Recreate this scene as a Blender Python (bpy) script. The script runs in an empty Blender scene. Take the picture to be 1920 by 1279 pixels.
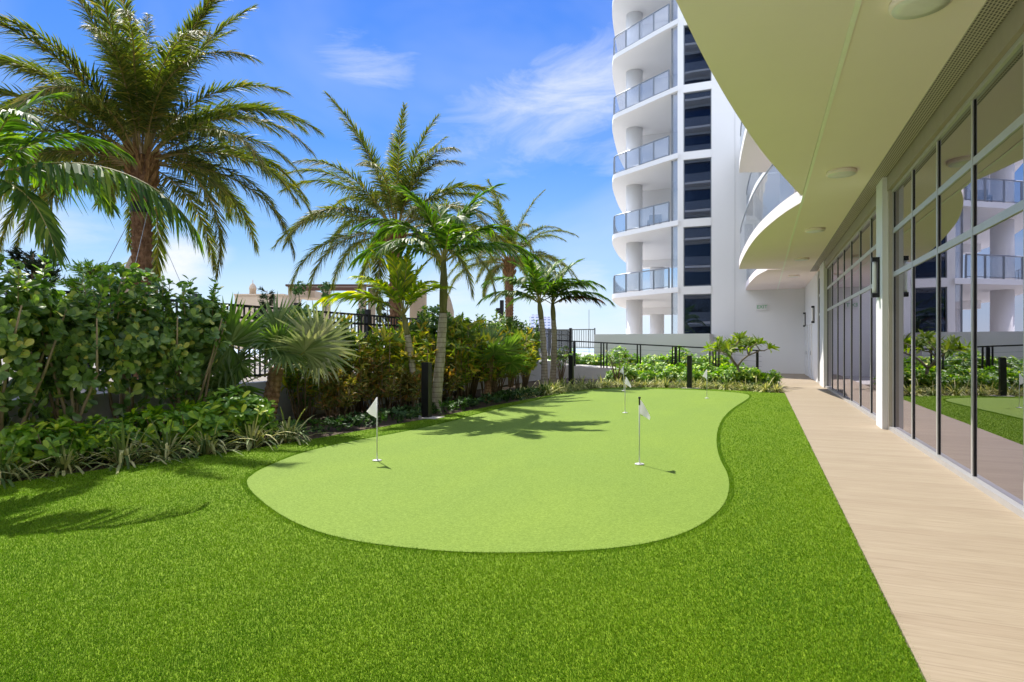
import bpy, math, random
import numpy as np
from mathutils import Vector, Matrix
R = math.radians
random.seed(7)
SC = bpy.context.scene
COL = SC.collection

# ------------------------------------------------------------------ camera, sky, sun, exposure
YAW = R(21.8); EYE = 1.4; FPX = 1170.0; HOR = 648.0
FW = np.array([-math.sin(YAW), math.cos(YAW), 0.0])
RT = np.array([math.cos(YAW), math.sin(YAW), 0.0])
cam = bpy.data.cameras.new('camera'); camo = bpy.data.objects.new('camera', cam); COL.objects.link(camo)
camo.location = (0, 0, EYE); camo.rotation_euler = (R(90), 0, YAW)
cam.sensor_width = 36; cam.lens = 36 * FPX / 1920; cam.shift_y = 8.5 / 1920
cam.clip_start = 0.05; cam.clip_end = 20000
SC.camera = camo

SUN_EL = R(53); SUN_AZ = R(49.6)          # azimuth measured from +Y towards -X
SUN_DIR = Vector((-math.sin(SUN_AZ) * math.cos(SUN_EL), math.cos(SUN_AZ) * math.cos(SUN_EL), math.sin(SUN_EL)))
sl = bpy.data.lights.new('sun', 'SUN'); so = bpy.data.objects.new('sun', sl); COL.objects.link(so)
sl.energy = 3.0; sl.angle = R(0.5); sl.color = (1.0, 0.95, 0.86)
so.rotation_euler = SUN_DIR.to_track_quat('Z', 'Y').to_euler()
SC.view_settings.view_transform = 'Standard'; SC.view_settings.look = 'None'
SC.view_settings.gamma = 1; SC.view_settings.use_curve_mapping = False
SC.view_settings.exposure = 1.2
SC.render.engine = 'CYCLES'
cy = SC.cycles
cy.max_bounces = 9; cy.diffuse_bounces = 5; cy.glossy_bounces = 4; cy.transmission_bounces = 4; cy.transparent_max_bounces = 12
cy.caustics_reflective = False; cy.caustics_refractive = False
cy.use_denoising = True
cy.sample_clamp_indirect = 6.0

W = bpy.data.worlds.new('World'); SC.world = W; W.use_nodes = True


def build_world():
    nt = W.node_tree; n = nt.nodes; l = nt.links
    bg = n['Background']; bg.inputs['Strength'].default_value = 0.12
    sky = n.new('ShaderNodeTexSky'); sky.sky_type = 'NISHITA'; sky.sun_disc = False
    sky.sun_elevation = SUN_EL; sky.sun_rotation = -SUN_AZ
    sky.air_density = 1.0; sky.dust_density = 0.4; sky.ozone_density = 2.5; sky.altitude = 20
    hs = n.new('ShaderNodeHueSaturation'); hs.inputs['Saturation'].default_value = 1.25; hs.inputs['Value'].default_value = 1.0
    l.new(sky.outputs[0], hs.inputs['Color'])
    tc = n.new('ShaderNodeTexCoord')
    D = tc.outputs['Generated']
    sp = n.new('ShaderNodeSeparateXYZ'); l.new(D, sp.inputs[0])
    rp = n.new('ShaderNodeValToRGB'); el_ = rp.color_ramp.elements
    while len(el_) < len(SKY): el_.new(0.5)
    for e_, (p_, c_) in zip(el_, SKY): e_.position = p_; e_.color = tuple(x / 10 for x in c_) + (1,)
    l.new(sp.outputs['Z'], rp.inputs[0])
    x10 = n.new('ShaderNodeMixRGB'); x10.blend_type = 'MULTIPLY'; x10.inputs[0].default_value = 1; x10.inputs[2].default_value = (10, 10, 10, 1); x10.use_clamp = False
    l.new(rp.outputs[0], x10.inputs[1])
    base = n.new('ShaderNodeMixRGB'); base.inputs[0].default_value = 0.90
    l.new(hs.outputs[0], base.inputs[1]); l.new(x10.outputs[0], base.inputs[2])

    def math_(op, a, b=None, c=None, clamp=False):
        m = n.new('ShaderNodeMath'); m.operation = op; m.use_clamp = clamp
        for i, v in enumerate((a, b, c)):
            if v is None: continue
            if isinstance(v, (int, float)): m.inputs[i].default_value = v
            else: l.new(v, m.inputs[i])
        return m.outputs[0]

    def dot(vec):
        m = n.new('ShaderNodeVectorMath'); m.operation = 'DOT_PRODUCT'
        l.new(D, m.inputs[0]); m.inputs[1].default_value = vec
        return m.outputs['Value']
    # clouds ahead, then unseen ones added behind the camera for fill: bearing (deg right of the lawn axis), elevation, half widths (deg), tilt, strength
    total = None
    for (az, el, sa, sb, tilt, k) in CLOUDS:
        a, e = R(az), R(el)
        d = Vector((math.sin(a) * math.cos(e), math.cos(a) * math.cos(e), math.sin(e)))
        rt = Vector((math.cos(a), -math.sin(a), 0)); up = rt.cross(d)
        ca, sn = math.cos(R(tilt)), math.sin(R(tilt))
        r2 = rt * ca + up * sn; u2 = up * ca - rt * sn
        p = math_('MULTIPLY', dot(r2), 1 / R(sa)); q = math_('MULTIPLY', dot(u2), 1 / R(sb))
        rr = math_('ADD', math_('MULTIPLY', p, p), math_('MULTIPLY', q, q))
        m = math_('SUBTRACT', 1.0, rr, clamp=True)
        m = math_('MULTIPLY', m, math_('GREATER_THAN', dot(d), 0.0))
        m = math_('MULTIPLY', m, k)
        total = m if total is None else math_('MAXIMUM', total, m)

    def noise(scale, stretch, detail, rough, dist):
        mp = n.new('ShaderNodeMapping'); mp.inputs['Scale'].default_value = stretch
        mp.inputs['Rotation'].default_value = (0, R(14), R(20))
        l.new(D, mp.inputs[0])
        t = n.new('ShaderNodeTexNoise'); t.inputs['Scale'].default_value = scale; t.inputs['Detail'].default_value = detail
        t.inputs['Roughness'].default_value = rough; t.inputs['Distortion'].default_value = dist
        l.new(mp.outputs[0], t.inputs['Vector'])
        return t.outputs['Fac']
    nz = noise(4.2, (1, 1, 3.4), 10, 0.64, 1.1)
    nz2 = noise(1.3, (1, 1, 2.2), 5, 0.55, 0.6)
    f = math_('MULTIPLY', math_('SUBTRACT', math_('ADD', nz, math_('MULTIPLY', total, 0.34)), 0.62), 1.9, clamp=True)
    f = math_('MULTIPLY', f, math_('MULTIPLY', math_('POWER', total, 0.7), 0.8), clamp=True)
    veil = math_('MULTIPLY', math_('SUBTRACT', nz2, 0.44, clamp=True), 1.0, clamp=True)
    f = math_('MAXIMUM', f, veil)
    mix = n.new('ShaderNodeMixRGB'); mix.inputs[2].default_value = CLOUD_COL
    fill_cloud = n.new('ShaderNodeMixRGB'); fill_cloud.inputs[1].default_value = CLOUD_COL; fill_cloud.inputs[2].default_value = FILL_CLOUD_COL
    l.new(math_('MULTIPLY', math_('ADD', math_('MULTIPLY', sp.outputs['Y'], -1.0), 0.1), 3.0, clamp=True), fill_cloud.inputs[0]); l.new(fill_cloud.outputs[0], mix.inputs[2])
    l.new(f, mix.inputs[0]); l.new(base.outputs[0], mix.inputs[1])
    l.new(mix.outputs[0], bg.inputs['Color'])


# clear sky by height (sine of the elevation), before the strength of the world
SKY = [(0.0, (2.6, 3.1, 3.7)), (0.06, (2.1, 2.8, 3.6)), (0.16, (1.0, 1.95, 3.5)), (0.30, (0.36, 1.2, 3.4)), (0.5, (0.10, 0.75, 3.3)), (1.0, (0.12, 0.65, 2.8))]
CLOUD_COL = (3.5, 3.65, 3.85, 1); FILL_CLOUD_COL = (12.0, 12.5, 13.6, 1)  # second colour: brighter unseen clouds added behind the camera as fill light
CLOUDS = [(-17, 21.5, 17, 6.5, 14, 1.12), (-35.5, 24.0, 8, 3.2, -5, 0.95), (-10, 17.5, 9, 4.0, 8, 0.8),
          (-62, 9.0, 12, 2.6, -4, 1.3), (-50, 6.5, 5.0, 3.6, 30, 1.5), (-17.5, 5.0, 7, 4.0, 0, 1.4),
          (-9, 4.0, 7, 3.6, 0, 1.4), (-28, 5.0, 9, 3.6, 0, 1.0), (-40, 15, 10, 1.8, 5, 0.35), (-48, 12, 12, 2.4, -6, 0.35),
          (150, 40, 60, 36, 0, 1.7), (215, 34, 55, 34, 0, 1.7), (100, 55, 50, 26, 0, 1.4)]  # this row is out of view, added to fill the shaded sides
build_world()


# ------------------------------------------------------------------ helpers
def G(px, py, z=0.0):
    """point of the horizontal plane at height z seen in that place of the picture"""
    Z = FPX * (EYE - z) / (py - HOR); X = (px - 960) / FPX * Z
    p = FW * Z + RT * X
    return np.array([p[0], p[1], z])


def PZ(px, py, Z):
    p = FW * Z + RT * ((px - 960) / FPX * Z)
    return np.array([p[0], p[1], EYE + (HOR - py) * Z / FPX])


def unit(v):
    v = np.asarray(v, float)
    return v / np.maximum(np.linalg.norm(v, axis=-1, keepdims=True), 1e-9)


class MB:
    """mesh builder with numpy chunks"""
    def __init__(self):
        self.v = []; self.f = []; self.m = []; self.n = 0

    def add(self, verts, faces, mi=0):
        verts = np.asarray(verts, float).reshape(-1, 3)
        for f in faces: self.f.append([i + self.n for i in f]); self.m.append(mi)
        self.v.append(verts); self.n += len(verts)
        return self

    def box(self, x0, x1, y0, y1, z0, z1, mi=0, bev=0.0):
        v = [(x0, y0, z0), (x1, y0, z0), (x1, y1, z0), (x0, y1, z0), (x0, y0, z1), (x1, y0, z1), (x1, y1, z1), (x0, y1, z1)]
        return self.add(v, [(0, 3, 2, 1), (4, 5, 6, 7), (0, 1, 5, 4), (1, 2, 6, 5), (2, 3, 7, 6), (3, 0, 4, 7)], mi)

    def bar(self, a, b, w, h, mi=0):
        """box section bar from a to b, w wide sideways and h tall"""
        a = np.array(a, float); b = np.array(b, float); t = unit(b - a)
        up = np.array([0, 0, 1.0]) if abs(t[2]) < 0.95 else np.array([0, 1.0, 0])
        s = unit(np.cross(t, up)); u = np.cross(s, t)
        v = []
        for p in (a, b):
            for (i, j) in ((-1, -1), (1, -1), (1, 1), (-1, 1)): v.append(p + s * i * w / 2 + u * j * h / 2)
        return self.add(v, [(0, 1, 2, 3), (7, 6, 5, 4), (0, 4, 5, 1), (1, 5, 6, 2), (2, 6, 7, 3), (3, 7, 4, 0)], mi)

    def tube(self, pts, rad, seg=8, mi=0, cap=True):
        pts = np.array(pts, float); k = len(pts)
        rad = np.full(k, rad) if np.isscalar(rad) else np.array(rad, float)
        t = np.gradient(pts, axis=0); t = unit(t)
        ref = np.array([0.13, 0.21, 0.97]) if abs(t[0][2]) < 0.8 else np.array([1.0, 0.1, 0.05])
        s = unit(np.cross(t, ref)); u = np.cross(s, t)
        a = np.linspace(0, 2 * np.pi, seg, endpoint=False)
        v = pts[:, None, :] + rad[:, None, None] * (np.cos(a)[None, :, None] * s[:, None, :] + np.sin(a)[None, :, None] * u[:, None, :])
        fs = []
        for i in range(k - 1):
            for j in range(seg):
                j2 = (j + 1) % seg
                fs.append((i * seg + j, i * seg + j2, (i + 1) * seg + j2, (i + 1) * seg + j))
        if cap: fs.append(tuple(range(seg))[::-1]); fs.append(tuple((k - 1) * seg + j for j in range(seg)))
        return self.add(v, fs, mi)

    def lathe(self, prof, c=(0, 0, 0), seg=24, mi=0):
        prof = np.array(prof, float); k = len(prof)
        a = np.linspace(0, 2 * np.pi, seg, endpoint=False)
        v = np.stack([prof[:, 0][:, None] * np.cos(a), prof[:, 0][:, None] * np.sin(a), np.repeat(prof[:, 1][:, None], seg, 1)], -1) + np.array(c)
        fs = []
        for i in range(k - 1):
            for j in range(seg):
                j2 = (j + 1) % seg
                fs.append((i * seg + j, i * seg + j2, (i + 1) * seg + j2, (i + 1) * seg + j))
        fs.append(tuple(range(seg))[::-1]); fs.append(tuple((k - 1) * seg + j for j in range(seg)))
        return self.add(v, fs, mi)

    def prism(self, poly, z0, z1, mi=0):
        poly = [tuple(p[:2]) for p in poly]; k = len(poly)
        area = sum(poly[i][0] * poly[(i + 1) % k][1] - poly[(i + 1) % k][0] * poly[i][1] for i in range(k))
        if area < 0: poly = poly[::-1]
        v = [(x, y, z0) for x, y in poly] + [(x, y, z1) for x, y in poly]
        fs = [tuple(range(k))[::-1], tuple(range(k, 2 * k))] + [(i, (i + 1) % k, k + (i + 1) % k, k + i) for i in range(k)]
        return self.add(v, fs, mi)

    def sheet(self, poly, z, mi=0):
        poly = [tuple(p[:2]) for p in poly]; k = len(poly)
        area = sum(poly[i][0] * poly[(i + 1) % k][1] - poly[(i + 1) % k][0] * poly[i][1] for i in range(k))
        if area < 0: poly = poly[::-1]
        return self.add([(x, y, z) for x, y in poly], [tuple(range(k))], mi)

    def leaves(self, P, A, U, L, Wd, prof, fold=0.0, droop=0.0, mi=0, grav=False):
        """many leaves: base P, axis A, face normal U, lengths L, widths Wd; prof rows of (t, half width share)"""
        P = np.asarray(P, float); N = len(P)
        if N == 0: return self
        A = unit(A); S = unit(np.cross(A, U)); Nn = np.cross(S, A)
        L = np.broadcast_to(np.asarray(L, float), (N,))[:, None]; Wd = np.broadcast_to(np.asarray(Wd, float), (N,))[:, None]
        droop = np.broadcast_to(np.asarray(droop, float), (N,))[:, None]
        dn = np.array([0, 0, -1.0]) if grav else -Nn
        cols = 3 if fold else 2
        rows = []
        for t, w in prof:
            c = P + A * L * t + dn * droop * L * t * t
            if cols == 3:
                rows += [c + S * Wd * w / 2 + Nn * Wd * w * fold, c, c - S * Wd * w / 2 + Nn * Wd * w * fold]
            else:
                rows += [c + S * Wd * w / 2, c - S * Wd * w / 2]
        V = np.stack(rows, 1).reshape(-1, 3); k = len(prof) * cols
        base = []
        for r in range(len(prof) - 1):
            for c in range(cols - 1):
                a = r * cols + c
                base.append((a, a + 1, a + cols + 1, a + cols))
        F = (np.array(base)[None] + (np.arange(N) * k)[:, None, None] + self.n).reshape(-1, 4)
        self.f += F.tolist(); self.m += [mi] * len(F)
        self.v.append(V); self.n += len(V)
        return self

    def mesh(self, name, mats, smooth=False):
        me = bpy.data.meshes.new(name)
        me.from_pydata(np.concatenate(self.v), [], self.f)
        for m in (mats if isinstance(mats, (list, tuple)) else [mats]): me.materials.append(m)
        if len(me.materials) > 1: me.polygons.foreach_set('material_index', self.m)
        if smooth: me.polygons.foreach_set('use_smooth', [True] * len(me.polygons))
        me.update()
        return me

    def build(self, name, mats, parent=None, smooth=False, loc=None):
        o = bpy.data.objects.new(name, self.mesh(name, mats, smooth)); COL.objects.link(o)
        if parent is not None: o.parent = parent
        if loc is not None: o.location = loc
        return o


def thing(name, label, cat, loc=(0, 0, 0), rz=0.0, group=None):
    o = bpy.data.objects.new(name, None); COL.objects.link(o); o.empty_display_size = 0.2
    o.location = loc; o.rotation_euler = (0, 0, rz); o['label'] = label; o['category'] = cat
    if group: o['group'] = group
    return o


def tag(o, label, cat, group=None):
    o['label'] = label; o['category'] = cat
    if group: o['group'] = group
    return o


def struct(o, kind='structure'):
    o['kind'] = kind
    return o


def put(mesh, name, parent=None, loc=(0, 0, 0), rz=0.0, sc=1.0, tilt=(0, 0)):
    o = bpy.data.objects.new(name, mesh); COL.objects.link(o)
    if parent is not None: o.parent = parent
    o.location = loc; o.rotation_euler = (tilt[0], tilt[1], rz); o.scale = (sc,) * 3
    return o


def ribbon(mb, pts, z0, z1, th=0.014):
    pts = np.array(pts, float); t = unit(np.gradient(pts, axis=0)); nrm = np.stack([-t[:, 1], t[:, 0], np.zeros(len(t))], 1) * th / 2
    k = len(pts); z = np.array([0, 0, 1.0])
    v = np.concatenate([pts + nrm + z * z0, pts + nrm + z * z1, pts - nrm + z * z0, pts - nrm + z * z1]); F = []
    for i in range(k - 1):
        F += [(i, i + 1, k + i + 1, k + i), (3 * k + i, 3 * k + i + 1, 2 * k + i + 1, 2 * k + i), (k + i, k + i + 1, 3 * k + i + 1, 3 * k + i), (2 * k + i, 2 * k + i + 1, i + 1, i)]
    F += [(0, k, 3 * k, 2 * k), (k - 1, 3 * k - 1, 4 * k - 1, 2 * k - 1)]
    mb.add(v, F)


def smooth_curve(pts, sub=8, closed=True):
    pts = np.array(pts, float); k = len(pts); out = []
    rng = range(k) if closed else range(k - 1)
    for i in rng:
        if closed: p0, p1, p2, p3 = pts[i - 1], pts[i], pts[(i + 1) % k], pts[(i + 2) % k]
        else: p0, p1, p2, p3 = pts[max(i - 1, 0)], pts[i], pts[i + 1], pts[min(i + 2, k - 1)]
        for s in range(sub):
            t = s / sub
            out.append(0.5 * ((2 * p1) + (-p0 + p2) * t + (2 * p0 - 5 * p1 + 4 * p2 - p3) * t * t + (-p0 + 3 * p1 - 3 * p2 + p3) * t ** 3))
    if not closed: out.append(pts[-1])
    return np.array(out)


def inside(poly, x, y):
    poly = np.asarray(poly)[:, :2]; res = np.zeros(len(x), bool); k = len(poly)
    for i in range(k):
        x0, y0 = poly[i]; x1, y1 = poly[(i + 1) % k]
        if y0 == y1: continue
        c = ((y0 > y) != (y1 > y)) & (x < (x1 - x0) * (y - y0) / (y1 - y0) + x0)
        res ^= c
    return res


# ------------------------------------------------------------------ materials
class Mat:
    def __init__(self, name):
        self.m = bpy.data.materials.new(name); self.m.use_nodes = True
        self.nt = self.m.node_tree; self.n = self.nt.nodes; self.l = self.nt.links
        self.p = self.n['Principled BSDF']; self.out = self.n['Material Output']

    def node(self, t, **kw):
        o = self.n.new(t)
        for k, v in kw.items():
            if k in o.inputs: o.inputs[k].default_value = v
            else: setattr(o, k, v)
        return o

    def coord(self, kind='Object'):
        return self.node('ShaderNodeTexCoord').outputs[kind]

    def mapping(self, src, scale=(1, 1, 1), rot=(0, 0, 0)):
        m = self.node('ShaderNodeMapping'); m.inputs['Scale'].default_value = scale; m.inputs['Rotation'].default_value = rot
        self.l.new(src, m.inputs[0]); return m.outputs[0]

    def noise(self, src, scale, detail=4, rough=0.55, dist=0.0):
        t = self.node('ShaderNodeTexNoise', Scale=scale, Detail=detail, Roughness=rough, Distortion=dist)
        if src is not None: self.l.new(src, t.inputs['Vector'])
        return t.outputs['Fac']

    def ramp(self, fac, stops):
        r = self.node('ShaderNodeValToRGB'); e = r.color_ramp.elements
        while len(e) < len(stops): e.new(0.5)
        for el, (p, c) in zip(e, stops): el.position = p; el.color = tuple(c) + (1,) if len(c) == 3 else c
        self.l.new(fac, r.inputs[0]); return r.outputs[0]

    def mix(self, fac, a, b, mode='MIX'):
        m = self.node('ShaderNodeMixRGB', blend_type=mode)
        for i, v in enumerate((fac, a, b)):
            if isinstance(v, (int, float)): m.inputs[i].default_value = v
            elif isinstance(v, (tuple, list)): m.inputs[i].default_value = tuple(v) + (1,) if len(v) == 3 else v
            else: self.l.new(v, m.inputs[i])
        return m.outputs[0]

    def math(self, op, a, b=0.0, clamp=False):
        m = self.node('ShaderNodeMath', operation=op, use_clamp=clamp)
        for i, v in enumerate((a, b)):
            if isinstance(v, (int, float)): m.inputs[i].default_value = v
            else: self.l.new(v, m.inputs[i])
        return m.outputs[0]

    def bump(self, h, strength=0.3, dist=0.01):
        b = self.node('ShaderNodeBump', Strength=strength, Distance=dist)
        self.l.new(h, b.inputs['Height']); self.l.new(b.outputs[0], self.p.inputs['Normal'])
        return b.outputs[0]

    def set(self, color=None, rough=None, metal=None, spec=None):
        if color is not None:
            if isinstance(color, (tuple, list)): self.p.inputs['Base Color'].default_value = tuple(color) + (1,)
            else: self.l.new(color, self.p.inputs['Base Color'])
        if rough is not None:
            if isinstance(rough, (int, float)): self.p.inputs['Roughness'].default_value = rough
            else: self.l.new(rough, self.p.inputs['Roughness'])
        if metal is not None: self.p.inputs['Metallic'].default_value = metal
        if spec is not None: self.p.inputs['Specular IOR Level'].default_value = spec
        return self


def leaf_mat(name, stops, transl=0.35, rough=0.4, tcol=(0.30, 0.42, 0.05), spec=0.5):
    """leaf blade: colour differs leaf by leaf, light passes through from behind"""
    m = Mat(name)
    g = m.node('ShaderNodeNewGeometry')
    c = m.ramp(g.outputs['Random Per Island'], stops)
    big = m.noise(m.coord('Object'), 3.0, 3)
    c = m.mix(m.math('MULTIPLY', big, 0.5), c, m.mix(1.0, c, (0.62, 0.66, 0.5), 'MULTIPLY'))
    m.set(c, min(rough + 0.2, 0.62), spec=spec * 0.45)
    tr = m.node('ShaderNodeBsdfTranslucent')
    m.l.new(m.mix(1.0, c, tuple(x * 5 for x in tcol), 'MULTIPLY'), tr.inputs['Color'])
    mx = m.node('ShaderNodeMixShader'); mx.inputs[0].default_value = transl
    m.l.new(m.p.outputs[0], mx.inputs[1]); m.l.new(tr.outputs[0], mx.inputs[2]); m.l.new(mx.outputs[0], m.out.inputs['Surface'])
    return m.m


def plain(name, c, rough=0.5, metal=0.0, var=0.1, scale=8, spec=0.5, bump=0.0):
    m = Mat(name)
    nz = m.noise(m.coord(), scale, 5, 0.6)
    m.set(m.mix(nz, tuple(x * (1 - var) for x in c), tuple(min(1, x * (1 + var)) for x in c)), rough, metal, spec)
    if bump: m.bump(m.noise(m.coord(), scale * 14, 3), bump, 0.004)
    return m.m


def stucco(name, c, lines=False):
    m = Mat(name)
    co = m.coord()
    a = m.noise(m.mapping(co, (0.5, 0.5, 0.12)), 1.6, 6, 0.6); b = m.noise(co, 55, 3)
    col = m.mix(a, tuple(x * 0.93 for x in c), c)
    m.set(m.mix(m.math('MULTIPLY', b, 0.15), col, tuple(x * 0.85 for x in c)), 0.85, spec=0.25)
    h = b
    if lines:
        w = m.node('ShaderNodeTexWave', wave_type='BANDS', bands_direction='Z', Scale=1.55); m.l.new(co, w.inputs[0])
        k = m.math('GREATER_THAN', w.outputs['Fac'], 0.985)
        h = m.math('SUBTRACT', m.math('MULTIPLY', b, 0.15), k)
    m.bump(h, 0.25, 0.006)
    return m.m


M = {}
M['white'] = stucco('white_stucco', (0.80, 0.79, 0.78))
M['tower'] = stucco('tower_stucco', (0.82, 0.81, 0.80), lines=False)
M['soffit'] = stucco('soffit_paint', (0.99, 0.87, 0.85))
M['grey_wall'] = stucco('grey_stucco', (0.60, 0.60, 0.62))
M['pale_wall'] = stucco('pale_grey_stucco', (0.66, 0.65, 0.66))
M['beige'] = stucco('beige_stone', (0.52, 0.42, 0.31))
M['black'] = plain('black_metal', (0.012, 0.012, 0.013), 0.38, 0.2)
M['grey_metal'] = plain('grey_metal', (0.24, 0.26, 0.28), 0.35, 0.6)
M['alu'] = plain('silver_frame', (0.52, 0.51, 0.50), 0.35, 0.35)
M['brown'] = plain('brown_timber', (0.10, 0.045, 0.025), 0.6)
M['concrete'] = plain('concrete', (0.48, 0.45, 0.41), 0.8, bump=0.3)
M['door'] = plain('door_paint', (0.72, 0.71, 0.70), 0.5)
M['lamp'] = plain('opal_glass', (0.80, 0.79, 0.76), 0.3)
M['soil'] = plain('mulch', (0.095, 0.065, 0.042), 0.95, var=0.5, scale=30, bump=0.8)
M['pole'] = plain('white_pole', (0.75, 0.75, 0.74), 0.3)
M['petiole'] = plain('petiole', (0.30, 0.26, 0.07), 0.5)
M['rachis'] = plain('rachis', (0.34, 0.24, 0.08), 0.5)
M['stem'] = plain('stem_bark', (0.20, 0.14, 0.08), 0.8, var=0.3)
M['palestem'] = plain('pale_bark', (0.36, 0.27, 0.16), 0.8, var=0.3)
M['greystem'] = plain('grey_bark', (0.30, 0.25, 0.20), 0.8, var=0.25)
M['brass'] = plain('steel', (0.5, 0.5, 0.5), 0.3, 0.9)


def mk_turf(name, c0, c1, c2):
    m = Mat(name); co = m.coord()
    f1 = m.noise(co, 150, 2, 0.7); f2 = m.noise(co, 48, 3, 0.7); g = m.noise(co, 0.55, 4, 0.6, 0.4)
    nap_sun = m.noise(m.mapping(co, (0.8, 0.25, 1), (0, 0, R(38))), 1.3, 4, 0.55)
    f = m.math('ADD', m.math('MULTIPLY', f1, 0.55), m.math('MULTIPLY', f2, 0.45))
    c = m.ramp(f, [(0.38, c0), (0.5, c1), (0.62, c2)])
    c = m.mix(m.math('MULTIPLY', g, 0.4), c, m.mix(1.0, c, (1.22, 1.1, 0.8), 'MULTIPLY'))
    c = m.mix(m.math('MULTIPLY', m.math('SUBTRACT', nap_sun, 0.45, True), 2.2, True), c, m.mix(1.0, c, (1.16, 1.12, 1.0), 'MULTIPLY'))  # brushed pile and stand-in sun streaks, both lightened in the colour
    m.set(c, 0.8, spec=0.15); m.bump(f, 0.8, 0.012)
    return m.m


M['turf'] = mk_turf('turf_backing', (0.06, 0.12, 0.004), (0.15, 0.26, 0.008), (0.26, 0.38, 0.02))
M['green'] = mk_turf('putting_turf', (0.122, 0.205, 0.026), (0.185, 0.288, 0.043), (0.255, 0.370, 0.075))


def mk_blade():
    m = Mat('turf_blade'); g = m.node('ShaderNodeNewGeometry')
    c = m.ramp(g.outputs['Random Per Island'], [(0, (0.100, 0.215, 0.005)), (0.45, (0.150, 0.318, 0.007)), (0.9, (0.195, 0.385, 0.011)), (1, (0.29, 0.45, 0.04))])
    big = m.noise(m.mapping(m.coord(), (0.8, 0.3, 1), (0, 0, R(38))), 1.5, 5, 0.6)  # brushed bands; paler streaks put sun patches into the blade colour
    c = m.mix(m.ramp(big, [(0.38, (0, 0, 0)), (0.66, (1, 1, 1))]), m.mix(1.0, c, (0.84, 0.88, 0.9), 'MULTIPLY'), m.mix(1.0, c, (1.28, 1.1, 0.9), 'MULTIPLY'))
    m.set(c, 0.55, spec=0.2)
    tr = m.node('ShaderNodeBsdfTranslucent'); m.l.new(c, tr.inputs['Color'])
    mx = m.node('ShaderNodeMixShader'); mx.inputs[0].default_value = 0.3
    m.l.new(m.p.outputs[0], mx.inputs[1]); m.l.new(tr.outputs[0], mx.inputs[2]); m.l.new(mx.outputs[0], m.out.inputs['Surface'])
    return m.m


M['blade'] = mk_blade()


def mk_deck():
    m = Mat('deck_boards'); co = m.coord()
    sep = m.node('ShaderNodeSeparateXYZ'); m.l.new(co, sep.inputs[0])
    bw = 0.145
    q = m.math('DIVIDE', sep.outputs['Y'], bw); idx = m.math('FLOOR', q); fr = m.math('FRACT', q)
    wn = m.node('ShaderNodeTexWhiteNoise', noise_dimensions='1D'); m.l.new(idx, wn.inputs['W'])
    st = m.mapping(co, (0.9, 16, 1))
    g1 = m.noise(st, 3.0, 6, 0.65, 0.6); g2 = m.noise(m.mapping(co, (1.6, 60, 1)), 4.0, 4, 0.6)
    c = m.ramp(g1, [(0.25, (0.28, 0.23, 0.16)), (0.5, (0.375, 0.315, 0.225)), (0.75, (0.45, 0.38, 0.28))])
    c = m.mix(m.math('MULTIPLY', g2, 0.45), c, (0.38, 0.28, 0.20))
    c = m.mix(m.math('MULTIPLY', wn.outputs['Value'], 0.55), c, m.mix(1.0, c, (0.84, 0.80, 0.79), 'MULTIPLY'))
    gap = m.math('LESS_THAN', fr, 0.022)
    c = m.mix(m.math('MULTIPLY', gap, 0.55), c, (0.14, 0.10, 0.07))
    m.set(c, 0.6, spec=0.3)
    m.bump(m.math('SUBTRACT', m.math('MULTIPLY', g2, 0.12), gap), 0.3, 0.004)
    return m.m


M['deck'] = mk_deck()


def mk_glass(name, tint, refl0, refl1, gloss=(0.95, 0.93, 1.0)):
    m = Mat(name)
    lw = m.node('ShaderNodeLayerWeight', Blend=0.5)
    fac = m.math('ADD', m.math('MULTIPLY', m.math('POWER', lw.outputs['Facing'], 1.6), refl1 - refl0), refl0, clamp=True)
    gl = m.node('ShaderNodeBsdfGlossy', Roughness=0.0); gl.inputs['Color'].default_value = tuple(gloss) + (1,)
    w = m.noise(m.coord(), 0.55, 1); b = m.node('ShaderNodeBump', Strength=0.09, Distance=0.02); m.l.new(w, b.inputs['Height']); m.l.new(b.outputs[0], gl.inputs['Normal'])
    tr = m.node('ShaderNodeBsdfTransparent'); tr.inputs['Color'].default_value = tuple(tint) + (1,)
    mx = m.node('ShaderNodeMixShader'); m.l.new(fac, mx.inputs[0]); m.l.new(tr.outputs[0], mx.inputs[1]); m.l.new(gl.outputs[0], mx.inputs[2])
    m.l.new(mx.outputs[0], m.out.inputs['Surface'])
    return m.m


M['glass'] = mk_glass('tinted_glass', (0.30, 0.26, 0.26), 0.20, 0.80, (0.86, 0.84, 0.98))
M['dark_glass'] = mk_glass('dark_window_glass', (0.20, 0.25, 0.34), 0.14, 0.7, (0.78, 0.86, 1.0))


def mk_rail_glass():
    m = Mat('railing_glass')
    tr = m.node('ShaderNodeBsdfTransparent'); tr.inputs['Color'].default_value = (0.90, 0.92, 0.95, 1)
    gl = m.node('ShaderNodeBsdfGlossy', Roughness=0.02)
    df = m.node('ShaderNodeBsdfDiffuse'); df.inputs['Color'].default_value = (0.62, 0.68, 0.75, 1)
    a = m.node('ShaderNodeMixShader'); a.inputs[0].default_value = 0.18; m.l.new(tr.outputs[0], a.inputs[1]); m.l.new(gl.outputs[0], a.inputs[2])
    b = m.node('ShaderNodeMixShader'); b.inputs[0].default_value = 0.08; m.l.new(a.outputs[0], b.inputs[1]); m.l.new(df.outputs[0], b.inputs[2])
    m.l.new(b.outputs[0], m.out.inputs['Surface'])
    return m.m


M['rail_glass'] = mk_rail_glass()
M['rail'] = plain('railing_metal', (0.24, 0.27, 0.31), 0.35, 0.5)


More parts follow.
